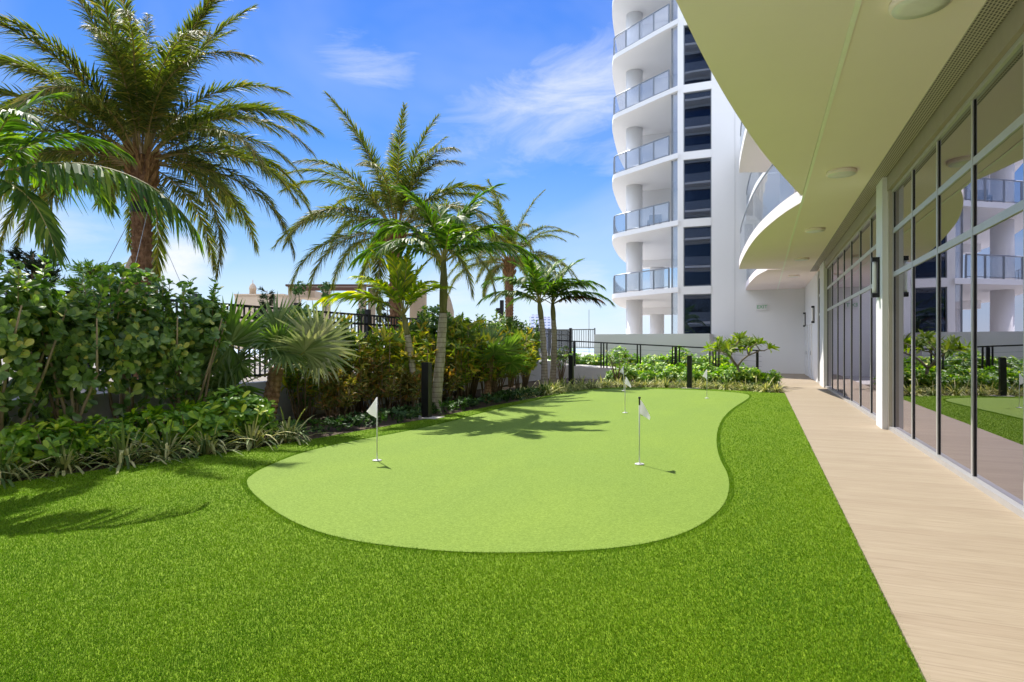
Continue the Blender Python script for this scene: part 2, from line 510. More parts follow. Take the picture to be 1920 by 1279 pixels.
def mk_trunk(name, a, b, scale=(1, 1, 1), sc=14):
    m = Mat(name); co = m.coord()
    nz = m.noise(m.mapping(co, scale), sc, 5, 0.65)
    m.set(m.ramp(nz, [(0.3, a), (0.65, b)]), 0.9, spec=0.2); m.bump(nz, 0.7, 0.02)
    return m.m


M['date_trunk'] = mk_trunk('date_palm_trunk', (0.085, 0.042, 0.022), (0.31, 0.175, 0.095), (1, 1, 0.4))
M['boot'] = mk_trunk('palm_boots', (0.12, 0.055, 0.025), (0.40, 0.23, 0.10), (1, 1, 0.4), 12)
M['smooth_trunk'] = mk_trunk('smooth_palm_trunk', (0.24, 0.20, 0.14), (0.44, 0.38, 0.29), (0.4, 0.4, 3.0), 9)
def mk_ring_trunk():
    m = Mat('ringed_palm_trunk'); co = m.coord(); sep = m.node('ShaderNodeSeparateXYZ'); m.l.new(co, sep.inputs[0])
    wob = m.noise(co, 6, 3); z = m.math('ADD', sep.outputs['Z'], m.math('MULTIPLY', wob, 0.03))
    fr = m.math('FRACT', m.math('DIVIDE', z, 0.105)); ring = m.math('LESS_THAN', fr, 0.2)
    nz = m.noise(m.mapping(co, (1, 1, 0.5)), 11, 5, 0.65)
    c = m.ramp(nz, [(0.3, (0.27, 0.235, 0.175)), (0.65, (0.50, 0.45, 0.36))])
    c = m.mix(m.math('MULTIPLY', ring, 0.6), c, (0.16, 0.13, 0.09)); m.set(c, 0.85, spec=0.2); m.bump(m.math('SUBTRACT', nz, ring), 0.5, 0.015)
    return m.m


M['smooth_trunk'] = mk_ring_trunk()
M['crownshaft'] = mk_trunk('crownshaft', (0.12, 0.12, 0.045), (0.24, 0.23, 0.10), (2, 2, 0.3), 5)
M['fan_trunk'] = mk_trunk('fan_palm_trunk', (0.15, 0.08, 0.045), (0.48, 0.29, 0.17), (1.5, 1.5, 0.6), 12)

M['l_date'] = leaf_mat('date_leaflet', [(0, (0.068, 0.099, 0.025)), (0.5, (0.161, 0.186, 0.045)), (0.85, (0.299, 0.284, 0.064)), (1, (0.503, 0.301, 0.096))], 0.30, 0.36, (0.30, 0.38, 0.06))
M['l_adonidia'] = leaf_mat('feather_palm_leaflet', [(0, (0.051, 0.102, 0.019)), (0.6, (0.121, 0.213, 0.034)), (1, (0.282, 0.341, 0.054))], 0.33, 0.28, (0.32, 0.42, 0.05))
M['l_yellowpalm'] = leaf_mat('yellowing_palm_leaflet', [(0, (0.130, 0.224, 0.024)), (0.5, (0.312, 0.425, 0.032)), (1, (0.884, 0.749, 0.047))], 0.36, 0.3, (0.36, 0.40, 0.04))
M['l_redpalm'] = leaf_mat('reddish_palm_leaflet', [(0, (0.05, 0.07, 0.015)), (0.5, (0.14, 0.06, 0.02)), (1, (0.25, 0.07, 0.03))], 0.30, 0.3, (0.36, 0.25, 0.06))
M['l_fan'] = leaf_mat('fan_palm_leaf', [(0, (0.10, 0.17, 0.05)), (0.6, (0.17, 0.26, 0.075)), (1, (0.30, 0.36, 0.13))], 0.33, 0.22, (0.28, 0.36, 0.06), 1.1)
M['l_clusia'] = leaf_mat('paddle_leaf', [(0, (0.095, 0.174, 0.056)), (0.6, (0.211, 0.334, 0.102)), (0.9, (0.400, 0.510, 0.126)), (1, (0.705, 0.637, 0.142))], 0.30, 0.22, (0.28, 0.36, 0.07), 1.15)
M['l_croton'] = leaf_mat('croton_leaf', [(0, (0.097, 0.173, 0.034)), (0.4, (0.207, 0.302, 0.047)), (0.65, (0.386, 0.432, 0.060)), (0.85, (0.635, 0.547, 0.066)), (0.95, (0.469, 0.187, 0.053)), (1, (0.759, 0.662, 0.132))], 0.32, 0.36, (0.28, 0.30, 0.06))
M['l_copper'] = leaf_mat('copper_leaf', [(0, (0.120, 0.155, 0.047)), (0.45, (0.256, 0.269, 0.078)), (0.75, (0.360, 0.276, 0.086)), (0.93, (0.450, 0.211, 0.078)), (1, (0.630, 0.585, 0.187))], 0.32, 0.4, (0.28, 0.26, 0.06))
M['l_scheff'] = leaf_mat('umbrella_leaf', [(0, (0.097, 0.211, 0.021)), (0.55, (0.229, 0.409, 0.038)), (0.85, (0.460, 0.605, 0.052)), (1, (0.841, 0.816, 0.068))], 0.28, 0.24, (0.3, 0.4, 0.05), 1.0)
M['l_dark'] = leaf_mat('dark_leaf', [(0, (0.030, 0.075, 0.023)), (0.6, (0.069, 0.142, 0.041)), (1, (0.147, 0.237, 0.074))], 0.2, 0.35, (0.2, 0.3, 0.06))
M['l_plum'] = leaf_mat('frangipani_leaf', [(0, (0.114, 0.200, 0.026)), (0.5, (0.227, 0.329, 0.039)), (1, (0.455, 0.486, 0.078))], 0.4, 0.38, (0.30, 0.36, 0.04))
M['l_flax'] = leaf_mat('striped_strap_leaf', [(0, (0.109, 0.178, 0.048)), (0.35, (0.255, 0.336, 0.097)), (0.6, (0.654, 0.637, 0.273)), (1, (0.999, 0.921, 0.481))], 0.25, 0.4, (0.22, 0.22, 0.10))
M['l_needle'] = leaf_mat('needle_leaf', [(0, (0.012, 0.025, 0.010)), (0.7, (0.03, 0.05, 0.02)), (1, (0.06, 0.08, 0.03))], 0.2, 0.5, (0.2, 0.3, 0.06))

# ------------------------------------------------------------------ ground and lawn
struct(MB().box(-4000, 4000, -2500, 9000, -31, -30).build('water', plain('sea', (0.34, 0.42, 0.47), 0.5, var=0.10, scale=0.02)))  # greyed pale so that distance haze sits in the water colour
struct(MB().box(-9.0, 9.0, -8, 70, -1.0, -0.06).build('ground', M['concrete']))
struct(MB().box(-45, -9.0, 26.0, 70, -1.0, 0.546).build('terrace_end', plain('bounce_terrace', (0.58, 0.55, 0.50), 0.8)))  # far part kept pale as added bounce for the balcony undersides
struct(MB().box(-45, -9.0, -8, 25.998, -1.0, 0.55).build('terrace', plain('terrace_paving', (0.22, 0.19, 0.155), 0.8)))
EDGE = [(-7.75, -8), (-7.6, 0), (-7.13, 3.93), (-6.41, 6.6), (-6.12, 8.6), (-5.95, 10.5), (-5.75, 14), (-5.5, 17.6), (-5.2, 19.6), (-4.6, 20.6), (-3.6, 21.05), (-2.24, 21.15), (-0.8, 20.75), (0.63, 20.0)]
edge = smooth_curve([(a, b, 0) for a, b in EDGE], 6, closed=False)
LAWN = [tuple(p[:2]) for p in edge] + [(0.63, -8)]
struct(MB().prism([(-8.6, -8), (-8.6, 26.0), (0.63, 26.0), (0.63, -8)], -0.06, -0.02).build('planting_bed', M['soil']))
struct(MB().prism(LAWN, -0.055, 0.0).build('lawn', M['turf']))
struct(MB().box(-8.5, 0.62, -7.9, 0.9, -0.01, 0.035).build('bounce_paving', plain('bounce_paving_pale', (0.80, 0.76, 0.72), 0.7)))  # unseen pale floor added behind the camera, bounces light onto the soffit
GREEN_PX = [(463, 905), (475, 926), (520, 962), (580, 992), (660, 1014), (760, 1028), (860, 1036), (960, 1037.5), (1060, 1035), (1150, 1029), (1230, 1016), (1290, 997), (1332, 972), (1358, 945),
            (1367, 915), (1364, 890), (1352, 865), (1345, 842), (1344, 820), (1348, 800), (1358, 782), (1375, 766), (1395, 753), (1405, 745), (1400, 739.5), (1370, 735.5), (1300, 731.5), (1200, 729),
            (1140, 729.5), (1077, 735), (1009, 750), (952, 763), (899, 776), (827, 795), (752, 811), (640, 832), (560, 852), (500, 876), (472, 892)]
GREEN = smooth_curve([G(x, y) for x, y in GREEN_PX], 6)
struct(MB().sheet(GREEN, 0.006).build('putting_green', M['green']))
struct(MB().box(0.635, 1.985, -8, 33.7, -0.05, 0.012).build('walkway', M['deck']))


def turf_blades():
    rng = np.random.default_rng(3)
    allP = []
    # denser towards the camera
    edges_ = [-1.5, 1.0] + [1.0 + 0.35 * 1.09 ** k * (k + 1) * 0.5 for k in range(1, 14)]
    edges_ = [e for e in edges_ if e < 21.3] + [21.3]
    def dens(z): return 34000 * (3.0 / np.maximum(z, 2.4)) ** 1.85
    for y0, y1 in zip(edges_[:-1], edges_[1:]):
        top = 54000 if y0 < 3.5 else float(dens(max(2.4, (y0 * FW[1] + 0.62 * FW[0]))))
        n = int(top * (y1 - y0) * 8.7)
        x = rng.uniform(-8, 0.66, n); y = rng.uniform(y0, y1, n)
        zc = x * FW[0] + y * FW[1]; xc = x * RT[0] + y * RT[1]
        k = (zc > 1.9) & (np.abs(xc) < zc * 0.86 + 1.2) & (rng.uniform(0, 1, n) < dens(zc) / top)
        x, y, zc = x[k], y[k], zc[k]
        k = inside(LAWN, np.minimum(x, 0.625), y) & ~inside(GREEN, x, y)
        x, y, zc = x[k], y[k], zc[k]
        allP.append(np.stack([x, y, np.zeros_like(x), 0.52 * (np.maximum(zc, 2.4) / 3.0) ** 0.65], 1))
    # a fuller fringe along the cut edge of the green (marked by a negative width)
    gx = GREEN[:, :2]; sg = np.roll(gx, -1, 0) - gx; ln = np.linalg.norm(sg, axis=1); m_ = 42000
    k = rng.choice(len(gx), m_, p=ln / ln.sum()); q = gx[k] + sg[k] * rng.uniform(0, 1, (m_, 1)); nr = np.stack([sg[k][:, 1], -sg[k][:, 0]], 1) / ln[k][:, None]
    q = q + nr * rng.uniform(-0.05, 0.05, (m_, 1)); ok = ~inside(GREEN, q[:, 0], q[:, 1]) & inside(LAWN, q[:, 0], q[:, 1]); q = q[ok]
    allP.append(np.stack([q[:, 0], q[:, 1], np.zeros(len(q)), -np.clip(0.12 * q[:, 1], 0.7, 2.0)], 1))
    P = np.concatenate(allP); n = len(P)
    a = rng.uniform(0, 2 * np.pi, n); tilt = rng.uniform(0.15, 0.95, n)
    h = rng.uniform(0.009, 0.017, n) * np.where(P[:, 3] < 0, 1.35, 1.0); P[:, 3] = np.abs(P[:, 3]); w = rng.uniform(0.0022, 0.0042, n) * P[:, 3]
    dx, dy = np.cos(a), np.sin(a)
    b = P[:, :3]
    top = b + np.stack([dx * tilt * h, dy * tilt * h, h], 1)
    s = np.stack([-dy * w, dx * w, np.zeros(n)], 1)
    V = np.stack([b - s, b + s, top], 1).reshape(-1, 3).astype(np.float32)
    me = bpy.data.meshes.new('grass'); me.vertices.add(3 * n); me.loops.add(3 * n); me.polygons.add(n)
    me.vertices.foreach_set('co', V.ravel()); me.loops.foreach_set('vertex_index', np.arange(3 * n, dtype=np.int32))
    me.polygons.foreach_set('loop_start', np.arange(0, 3 * n, 3, dtype=np.int32))
    me.materials.append(M['blade']); me.update(calc_edges=True)
    o = bpy.data.objects.new('grass', me); COL.objects.link(o); struct(o, 'stuff')


turf_blades()

# ------------------------------------------------------------------ the lounge building with its glass wall, soffit and balconies
WX = 1.99; CEIL = 4.2; FL = 3.52
lounge = thing('lounge_building', 'white building with tall dark glass wall and curved overhanging soffit beside the walkway', 'building', (WX, 10, 0))


def part(mb, name, mats, parent, smooth=False):
    """mesh given in world coordinates, parented to an Empty that has only a location"""
    off = Vector((0, 0, 0)); p = parent
    while p is not None: off += p.location; p = p.parent
    for i in range(len(mb.v)): mb.v[i] = mb.v[i] - np.array(off)
    return mb.build(name, mats, parent, smooth)


def glass_bay(y0, y1, ys, z1=3.95):
    fr = MB()
    mw = 0.052
    fr.box(WX - 0.045, WX + 0.05, y0, y1, 0.0, 0.07)
    fr.box(WX - 0.01, WX + 0.05, y0, y1, z1 - 0.05, z1)
    for z in (2.56, 3.27): fr.box(WX + 0.006, WX + 0.05, y0, y1, z - 0.04, z + 0.04)
    for y in ys: fr.box(WX + 0.002, WX + 0.052, y - mw / 2, y + mw / 2, 0.072, z1 - 0.052)
    for y in ys: # dark gaskets beside every mullion
        for sgn in (-1, 1):
            e_ = y + sgn * (mw / 2 + 0.009)
            fr.box(WX + 0.012, WX + 0.05, e_ - 0.0085, e_ + 0.0085, 0.073, z1 - 0.053, 1)
    f = part(fr, 'window_frame', [M['alu'], M['black']], lounge)
    for a, b in zip(ys[:-1], ys[1:]):
        for (za, zb) in ((0.072, 2.519), (2.602, 3.229), (3.312, z1 - 0.052)):
            part(MB().box(WX + 0.022, WX + 0.036, a + mw / 2 + 0.019, b - mw / 2 - 0.019, za, zb), 'glass_pane', M['glass'], f)
    return f


near_ys = [11.78, 10.40, 9.03, 7.66, 6.28, 4.90, 3.52, 2.14, 0.76, -0.62]
glass_bay(-0.7, 11.81, sorted(near_ys))
glass_bay(12.55, 22.85, [12.6 + 1.46 * i for i in range(8)])
glass_bay(24.45, 26.05, [24.5, 25.2, 26.0])
# white pier between the two glass bays, jamb, pier beyond, solid wall to the far end
wl = MB()
wl.box(1.86, WX + 0.3, 11.90, 12.50, 0, CEIL)
part(wl, 'column', M['white'], lounge)
part(MB().box(1.94, WX + 0.2, 11.815, 11.897, 0, 3.95), 'jamb', plain('beige_jamb', (0.50, 0.45, 0.37), 0.5), lounge)
part(MB().box(1.90, WX + 0.3, 22.87, 24.43, 0, CEIL), 'column', M['white'], lounge)
part(MB().box(WX - 0.03, WX + 0.3, 26.07, 33.69, 0, CEIL), 'wall', M['white'], lounge)
part(MB().box(WX - 0.03, WX + 0.3, -8, -0.72, 0, CEIL), 'wall', M['white'], lounge)
for (a, b) in ((28.9, 29.9), (31.6, 32.5)):
    d = part(MB().box(WX - 0.055, WX - 0.031, a, b, 0.02, 2.25), 'door', M['door'], lounge)
    part(MB().box(WX - 0.075, WX - 0.031, a - 0.08, a - 0.002, 0.012, 2.33).box(WX - 0.075, WX - 0.031, b + 0.002, b + 0.08, 0.012, 2.33), 'door_frame', M['door'], d)
    part(MB().box(WX - 0.10, WX - 0.056, a + 0.06, a + 0.10, 1.0, 1.16), 'handle', M['brass'], d)
# fascia over the glass with the slotted air grille, at the edge of the ceiling
part(MB().box(WX - 0.06, WX + 0.3, -8, 11.895, 3.952, CEIL).box(WX - 0.06, WX + 0.3, 12.505, 22.865, 3.952, CEIL), 'fascia', plain('fascia', (0.36, 0.31, 0.24), 0.6), lounge)
gm = Mat('slot_grille'); gco = gm.coord()
gb = gm.node('ShaderNodeTexBrick', Scale=1.0); gb.inputs['Brick Width'].default_value = 0.05; gb.inputs['Row Height'].default_value = 0.03; gb.inputs['Mortar Size'].default_value = 0.007
gb.inputs['Color1'].default_value = (0.06, 0.05, 0.05, 1); gb.inputs['Color2'].default_value = (0.08, 0.07, 0.06, 1); gb.inputs['Mortar'].default_value = (0.5, 0.45, 0.38, 1)
gm.l.new(gm.mapping(gco, (1, 1, 1), (0, 0, R(90))), gb.inputs[0]); gm.set(gb.outputs[0], 0.5)
part(MB().box(WX - 0.30, WX - 0.065, -8, 26.0, CEIL - 0.012, CEIL + 0.02), 'air_grille', gm.m, lounge)

# dim room behind the glass
room = MB()
room.box(WX + 0.12, 9.0, -8, 26.05, -0.05, 0.03); room.box(8.8, 9.0, -8, 26.05, 0.03, 3.9)
room.box(WX + 0.12, 8.8, -8, -7.8, 0.03, 3.9); room.box(WX + 0.32, 8.8, 25.9, 26.05, 0.03, 3.9); room.box(WX + 0.12, 9.0, -8, 26.05, 3.95, 4.1)
part(room, 'interior', plain('interior_finish', (0.22, 0.17, 0.13), 0.6), lounge)

# wave shaped slabs: three scallops, repeated on the floor above
SCALLOP = [[(0.72, -8), (-0.5, -7.9), (-0.85, -4), (-0.97, -1), (-0.93, 2), (-0.64, 5.2), (-0.40, 7.2), (-0.06, 9.3), (0.20, 10.6), (0.46, 11.8), (0.70, 12.85)],
           [(0.72, 13.35), (0.47, 14.2), (0.22, 15.28), (-0.06, 16.8), (-0.30, 18.6), (-0.52, 20.8), (-0.70, 23.0), (-0.76, 24.2), (0.72, 24.75)],
           [(0.72, 23.3), (0.22, 24.78), (-0.02, 25.9), (-0.26, 27.4), (-0.50, 29.8), (-0.68, 32.0), (-0.75, 33.68), (0.72, 33.68)]]


def scallop_curve(i):
    p = np.array([(a, b, 0) for a, b in SCALLOP[i]])
    if i == 0: return np.concatenate([p[:1], smooth_curve(p[1:], 6, False)])
    if i == 1: return np.concatenate([smooth_curve(p[:-1], 6, False), p[-1:]])
    return np.concatenate([p[:1], smooth_curve(p[1:-1], 6, False), p[-1:]])


for lev in range(3):
    z = CEIL + FL * lev
    inner = MB(); inner.box(0.745, WX + 4 if lev else WX + 0.3, -8, 33.69, z, z + 0.25)
    part(inner, 'ceiling' if lev == 0 else 'floor_slab', M['soffit'] if lev == 0 else M['white'], lounge)
    for i in range(3):
        c = scallop_curve(i)
        if i == 2: # butt against the scallop before it
            c = np.array([p for p in c if p[1] > 24.9 or p[0] > 0.7]); c[0] = (0.72, 24.79, 0); c = np.insert(c, 1, (0.2, 24.82, 0), 0)
        sl_ = MB().prism(c, z - 0.012, z + 0.25)
        part(sl_, 'balcony_slab', [M['soffit'] if lev == 0 else M['white']], lounge)
        if lev == 0 and i == 0 or lev == 2: continue
        rail = c[(c[:, 0] < 0.6)]; rail = rail + np.array([0.05, 0, 0])
        r = MB().tube(rail + np.array([0, 0, z + 0.25 + 1.07]), 0.024, 6)
        ro = part(r, 'railing', M['rail'], lounge, True)
        gp = MB()
        ribbon(gp, rail, z + 0.29, z + 1.28)
        part(gp, 'railing_panel', M['rail_glass'], ro)
# shadow gap between the ceiling and the scallops: a pale green reveal
part(MB().box(0.708, 0.752, -8, 33.69, CEIL - 0.016, CEIL + 0.24), 'reveal', plain('reveal', (0.98, 0.98, 0.86), 0.7), lounge)
# upper storeys behind the balconies
up = MB(); up.box(1.5, 1.75, -8, 33.69, CEIL + 0.252, CEIL + FL - 0.002); up.box(1.5, 1.75, -8, 33.69, CEIL + FL + 0.252, CEIL + 2 * FL - 0.002)
part(up, 'upper_wall', M['white'], lounge)
for lev in (0, 1):
    for y in np.arange(2, 33, 3.4):
        z = CEIL + FL * lev + 0.3
        part(MB().box(1.46, 1.498, y, y + 2.6, z, z + 2.5), 'upper_window', M['dark_glass'], lounge)
for (ya) in (13.36, 24.80):
    for lev in (0, 1):
        z = CEIL + FL * lev + 0.252
        part(MB().box(0.62, 1.498, ya, ya + 0.14, z, z + FL - 0.28), 'dividing_wall', M['white'], lounge)

for i, y in enumerate((5.9, 11.25, 16.6, 22.0, 27.3)):
    lb = ['round ceiling light nearest the camera at the top of the frame, under the soffit', 'round white ceiling light in front of the first white pier', 'round white ceiling light over the middle of the far glass bay',
          'round white ceiling light near the far end of the far glass bay', 'round white ceiling light furthest away, near the far white wall'][i]
    t = thing('ceiling_light', lb, 'ceiling light', (1.19, y, CEIL), 0, 'round lights in the soffit')
    MB().lathe([(0.215, 0), (0.222, -0.02), (0.222, -0.055), (0.205, -0.062)], seg=40).build('rim', M['soffit'], t, True)
    MB().lathe([(0.203, -0.05), (0.2, -0.066), (0.12, -0.070), (0.01, -0.071)], seg=40).build('diffuser', M['lamp'], t, True)

for i, (x, y, z) in enumerate(((1.86, 12.18, 2.56), (1.96, 27.6, 2.64), (1.96, 32.95, 2.64))):
    lb = ['black bracket wall lamp with pale tube on the near white pier', 'black bracket wall lamp on the white wall between the glazed door and grey door', 'black bracket wall lamp furthest away beside the last door'][i]
    t = thing('wall_lamp', lb, 'wall lamp', (x, y, z), 0, 'wall lamps along the walkway')
    b = MB(); b.box(-0.03, -0.002, -0.055, 0.055, -0.34, 0.34); b.box(-0.115, -0.031, -0.06, 0.06, 0.27, 0.34); b.box(-0.115, -0.031, -0.06, 0.06, -0.34, -0.27)
    b.build('bracket', M['black'], t)
    MB().lathe([(0.034, -0.268), (0.036, -0.2), (0.036, 0.2), (0.034, 0.268)], (-0.072, 0, 0), 14).build('lamp_tube', M['lamp'], t, True)

# ------------------------------------------------------------------ residential tower at the end of the terrace
TY = 33.7
tower = thing('residential_tower', 'tall white apartment tower with curved glass railed balconies at the end of the lawn', 'building', (-4, TY, 0))
NL = 8
TOPZ = CEIL + FL * NL
wall = MB()
wall.box(-2.40, 14, TY, TY + 0.6, -5, TOPZ)
part(wall, 'wall', M['tower'], tower)
part(MB().box(-4.10, -3.80, TY - 0.02, TY + 0.6, -5, TOPZ), 'pier', M['tower'], tower)
part(MB().box(-1.27, -1.255, TY - 0.012, TY + 0.01, 0, TOPZ), 'joint', plain('joint_grey', (0.55, 0.55, 0.55), 0.8), tower)
core = MB(); core.box(-3.9, 14, TY + 1.2, 52, -5, TOPZ)
part(core, 'core', M['tower'], tower)


def slab_plan():
    front = smooth_curve([(-4.05, 33.55, 0), (-5.4, 34.45, 0), (-6.8, 35.45, 0), (-7.8, 36.15, 0), (-8.15, 36.5, 0)], 4, False)
    left = smooth_curve([(-8.15, 36.5, 0), (-8.55, 38.0, 0), (-8.95, 40.5, 0), (-9.4, 44, 0), (-9.6, 47.2, 0), (-9.4, 50, 0), (-8.6, 52, 0)], 4, False)
    return front, left


front, left = slab_plan()
plan = [tuple(p[:2]) for p in front] + [tuple(p[:2]) for p in left[1:]] + [(-3.95, 52), (-3.95, 34.4), (-4.105, 33.9)]
for lev in range(NL):
    z = CEIL + FL * lev
    part(MB().prism(plan, z, z + 0.26), 'balcony_slab', M['tower'], tower)
    part(MB().box(-3.80, -2.40, TY - 0.035, TY + 0.6, z - 0.12, z + 0.28), 'spandrel', M['tower'], tower)
    # window below this slab
    zb = z - FL + 0.282
    wn = part(MB().box(-3.80, -2.40, TY + 0.10, TY + 0.115, max(zb, -1), z - 0.122), 'window', M['dark_glass'], tower)
    fm = MB()
    for (a, b) in ((-3.80, -3.755), (-2.445, -2.40)): fm.box(a, b, TY + 0.05, TY + 0.098, max(zb, -1), z - 0.122)
    fm.box(-3.754, -2.446, TY + 0.05, TY + 0.098, z - 0.17, z - 0.122); fm.box(-3.754, -2.446, TY + 0.05, TY + 0.098, max(zb, -1), max(zb, -1) + 0.05)
    part(fm, 'window_frame', M['grey_metal'], wn)
    # angled glass beside the pier
    ag = part(MB().add([(-4.11, 33.80, max(zb, 0)), (-4.42, 34.05, max(zb, 0)), (-4.42, 34.05, z - 0.002), (-4.11, 33.80, z - 0.002),
                        (-4.10, 33.83, max(zb, 0)), (-4.41, 34.08, max(zb, 0)), (-4.41, 34.08, z - 0.002), (-4.10, 33.83, z - 0.002)],
                       [(0, 1, 2, 3), (7, 6, 5, 4), (0, 3, 7, 4), (1, 5, 6, 2), (0, 4, 5, 1), (3, 2, 6, 7)]), 'side_window', M['rail_glass'], tower)
    part(MB().bar((-4.43, 34.04, max(zb, 0)), (-4.43, 34.04, z - 0.003), 0.07, 0.07), 'mullion', M['grey_metal'], ag)
    # columns under this slab
    part(MB().lathe([(0.5, z - FL + 0.262), (0.5, z - 0.002)] if lev else [(0.5, -5), (0.5, z - 0.002)], (-7.3, 38.6, 0), 32), 'column', M['tower'], tower, True)
    if lev < 2: part(MB().lathe([(0.52, z - FL + 0.262), (0.52, z - 0.5)] if lev else [(0.52, -5), (0.52, z - 0.5)], (-7.25, 47.3, 0), 32), 'column', M['tower'], tower, True)
    if lev < 2: part(MB().box(-8.6, -3.96, 46.7, 47.9, z - 0.499, z - 0.003), 'beam', M['tower'], tower)
    else: part(MB().box(-7.15, -3.96, 40.0, 40.3, z - FL + 0.262, z - 0.003).box(-7.15, -6.9, 40.302, 52, z - FL + 0.262, z - 0.003), 'unit_wall', M['tower'], tower)
    # railing
    zt = z + 0.26
    fr_ = front[2:] + np.array([0.05, 0.09, 0]); le_ = left + np.array([0.10, 0.02, 0])
    full = np.concatenate([fr_, le_[1:]])
    rmb = MB().tube(full + np.array([0, 0, zt + 1.08]), 0.035, 6).tube(full + np.array([0, 0, zt + 0.08]), 0.022, 6)
    for p in le_[2::1]: rmb.box(p[0] - 0.03, p[0] + 0.03, p[1] - 0.03, p[1] + 0.03, zt, zt + 1.07)
    ro = part(rmb, 'railing', M['rail'], tower)
    seg = np.linalg.norm(np.diff(fr_, axis=0), axis=1); s = np.concatenate([[0], np.cumsum(seg)])
    stops = np.linspace(0, s[-1], 5)
    pp = np.stack([np.interp(stops, s, fr_[:, k]) for k in range(3)], 1)
    for p in pp: part(MB().box(p[0] - 0.04, p[0] + 0.04, p[1] - 0.04, p[1] + 0.04, zt, zt + 1.05), 'railing_post', M['rail'], ro)
    for a, b in zip(pp[:-1], pp[1:]):
        d = unit(b - a) * 0.05
        part(MB().bar(a + d + np.array([0, 0, zt + 0.57]), b - d + np.array([0, 0, zt + 0.57]), 0.016, 0.93), 'railing_panel', M['rail_glass'], ro)
    gp = MB()
    ribbon(gp, le_, zt + 0.10, zt + 1.03, 0.012)
    part(gp, 'railing_panel', M['rail_glass'], ro)

ch = thing('lounge_chair', 'grey chair standing on the tower balcony two storeys above the ground balcony', 'chair', (-5.6, 35.6, CEIL + FL + 0.26))
MB().box(-0.35, 0.35, -0.3, 0.3, 0.34, 0.44).build('seat', M['grey_metal'], ch)
MB().box(-0.35, 0.35, 0.30, 0.36, 0.36, 0.85).build('backrest', M['grey_metal'], ch)
for sx in (-0.32, 0.32):
    for sy in (-0.26, 0.26): MB().box(sx - 0.025, sx + 0.025, sy - 0.025, sy + 0.025, 0, 0.338).build('leg', M['black'], ch)
# the wing opposite, behind the viewer: it is what the tower's windows mirror
wing = thing('opposite_wing', 'white apartment wing with long balconies and dark glass, mirrored in the tower windows', 'building', (-9, -14, 0))
part(MB().box(-24, 2, -22, -16.0, -5, 76), 'wall', M['tower'], wing)
for lev in range(20):
    z = CEIL + FL * lev
    part(MB().box(-24, 1, -15.998, -14.0, z, z + 0.26), 'balcony_slab', M['tower'], wing)
    part(MB().box(-23.5, 0.5, -15.99, -15.96, z - FL + 0.4, z - 0.3), 'window', M['dark_glass'], wing)
    part(MB().box(-24, 1, -14.06, -14.03, z + 0.3, z + 1.3).box(-24, 1, -14.07, -14.02, z + 1.302, z + 1.36), 'railing', M['rail'], wing)
# exit sign on the far wall
ex = thing('exit_sign', 'small green EXIT sign on the far white wall near the walkway', 'sign', (0.02, TY - 0.002, 3.33))
MB().box(-0.27, 0.27, -0.05, 0, -0.17, 0.17).build('sign_box', M['door'], ex)
tc = bpy.data.curves.new('lettering', 'FONT'); tc.body = 'EXIT'; tc.size = 0.24; tc.align_x = 'CENTER'; tc.align_y = 'CENTER'; tc.extrude = 0.004
tc.materials.append(plain('exit_green', (0.10, 0.42, 0.18), 0.5))
_t = bpy.data.objects.new('temp', tc); COL.objects.link(_t)
bpy.context.view_layer.update()
_me = bpy.data.meshes.new_from_object(_t.evaluated_get(bpy.context.evaluated_depsgraph_get())); bpy.data.objects.remove(_t)
to = bpy.data.objects.new('lettering', _me); COL.objects.link(to); to.parent = ex; to.location = (0, -0.056, 0); to.rotation_euler = (R(90), 0, 0)

# low wall, grey fence, ramp and its railing at the back of the garden
tag(MB().box(-7.9, -2.3, 31.0, 31.3, -0.06, 1.97).box(-2.6, -2.3, 31.302, 33.66, -0.06, 1.97).build('parapet_wall', M['pale_wall']), 'low pale grey wall in front of the tower at the back of the garden', 'wall')
gf = thing('grey_fence', 'grey metal picket fence at the end of the black fence, left of the grey wall', 'fence', (-8.0, 31.2, 0))
pk = MB()
for x in np.arange(-2.3, 0.05, 0.12): pk.box(x - 0.012, x + 0.012, -0.012, 0.012, 1.3, 2.2)
pk.box(-2.35, 0.05, -0.02, 0.02, 2.2, 2.25); pk.box(-2.35, 0.05, -0.018, 0.018, 1.26, 1.3); pk.build('picket_panel', M['grey_metal'], gf)
for x in (-2.38, -1.15, 0.08): MB().box(x - 0.03, x + 0.03, -0.03, 0.03, 0, 2.30).build('post', M['grey_metal'], gf)
MB().tube([(-0.25, 0.1, 0), (-0.25, 0.1, 3.25)], 0.012, 5).build('rod', M['grey_metal'], gf)

rx0, rx1, ry0, ry1 = -8.4, 0.0, 26.1, 27.8


def rz_(x): return 0.13 + (0.55 - 0.13) * (0 - x) / 8.2


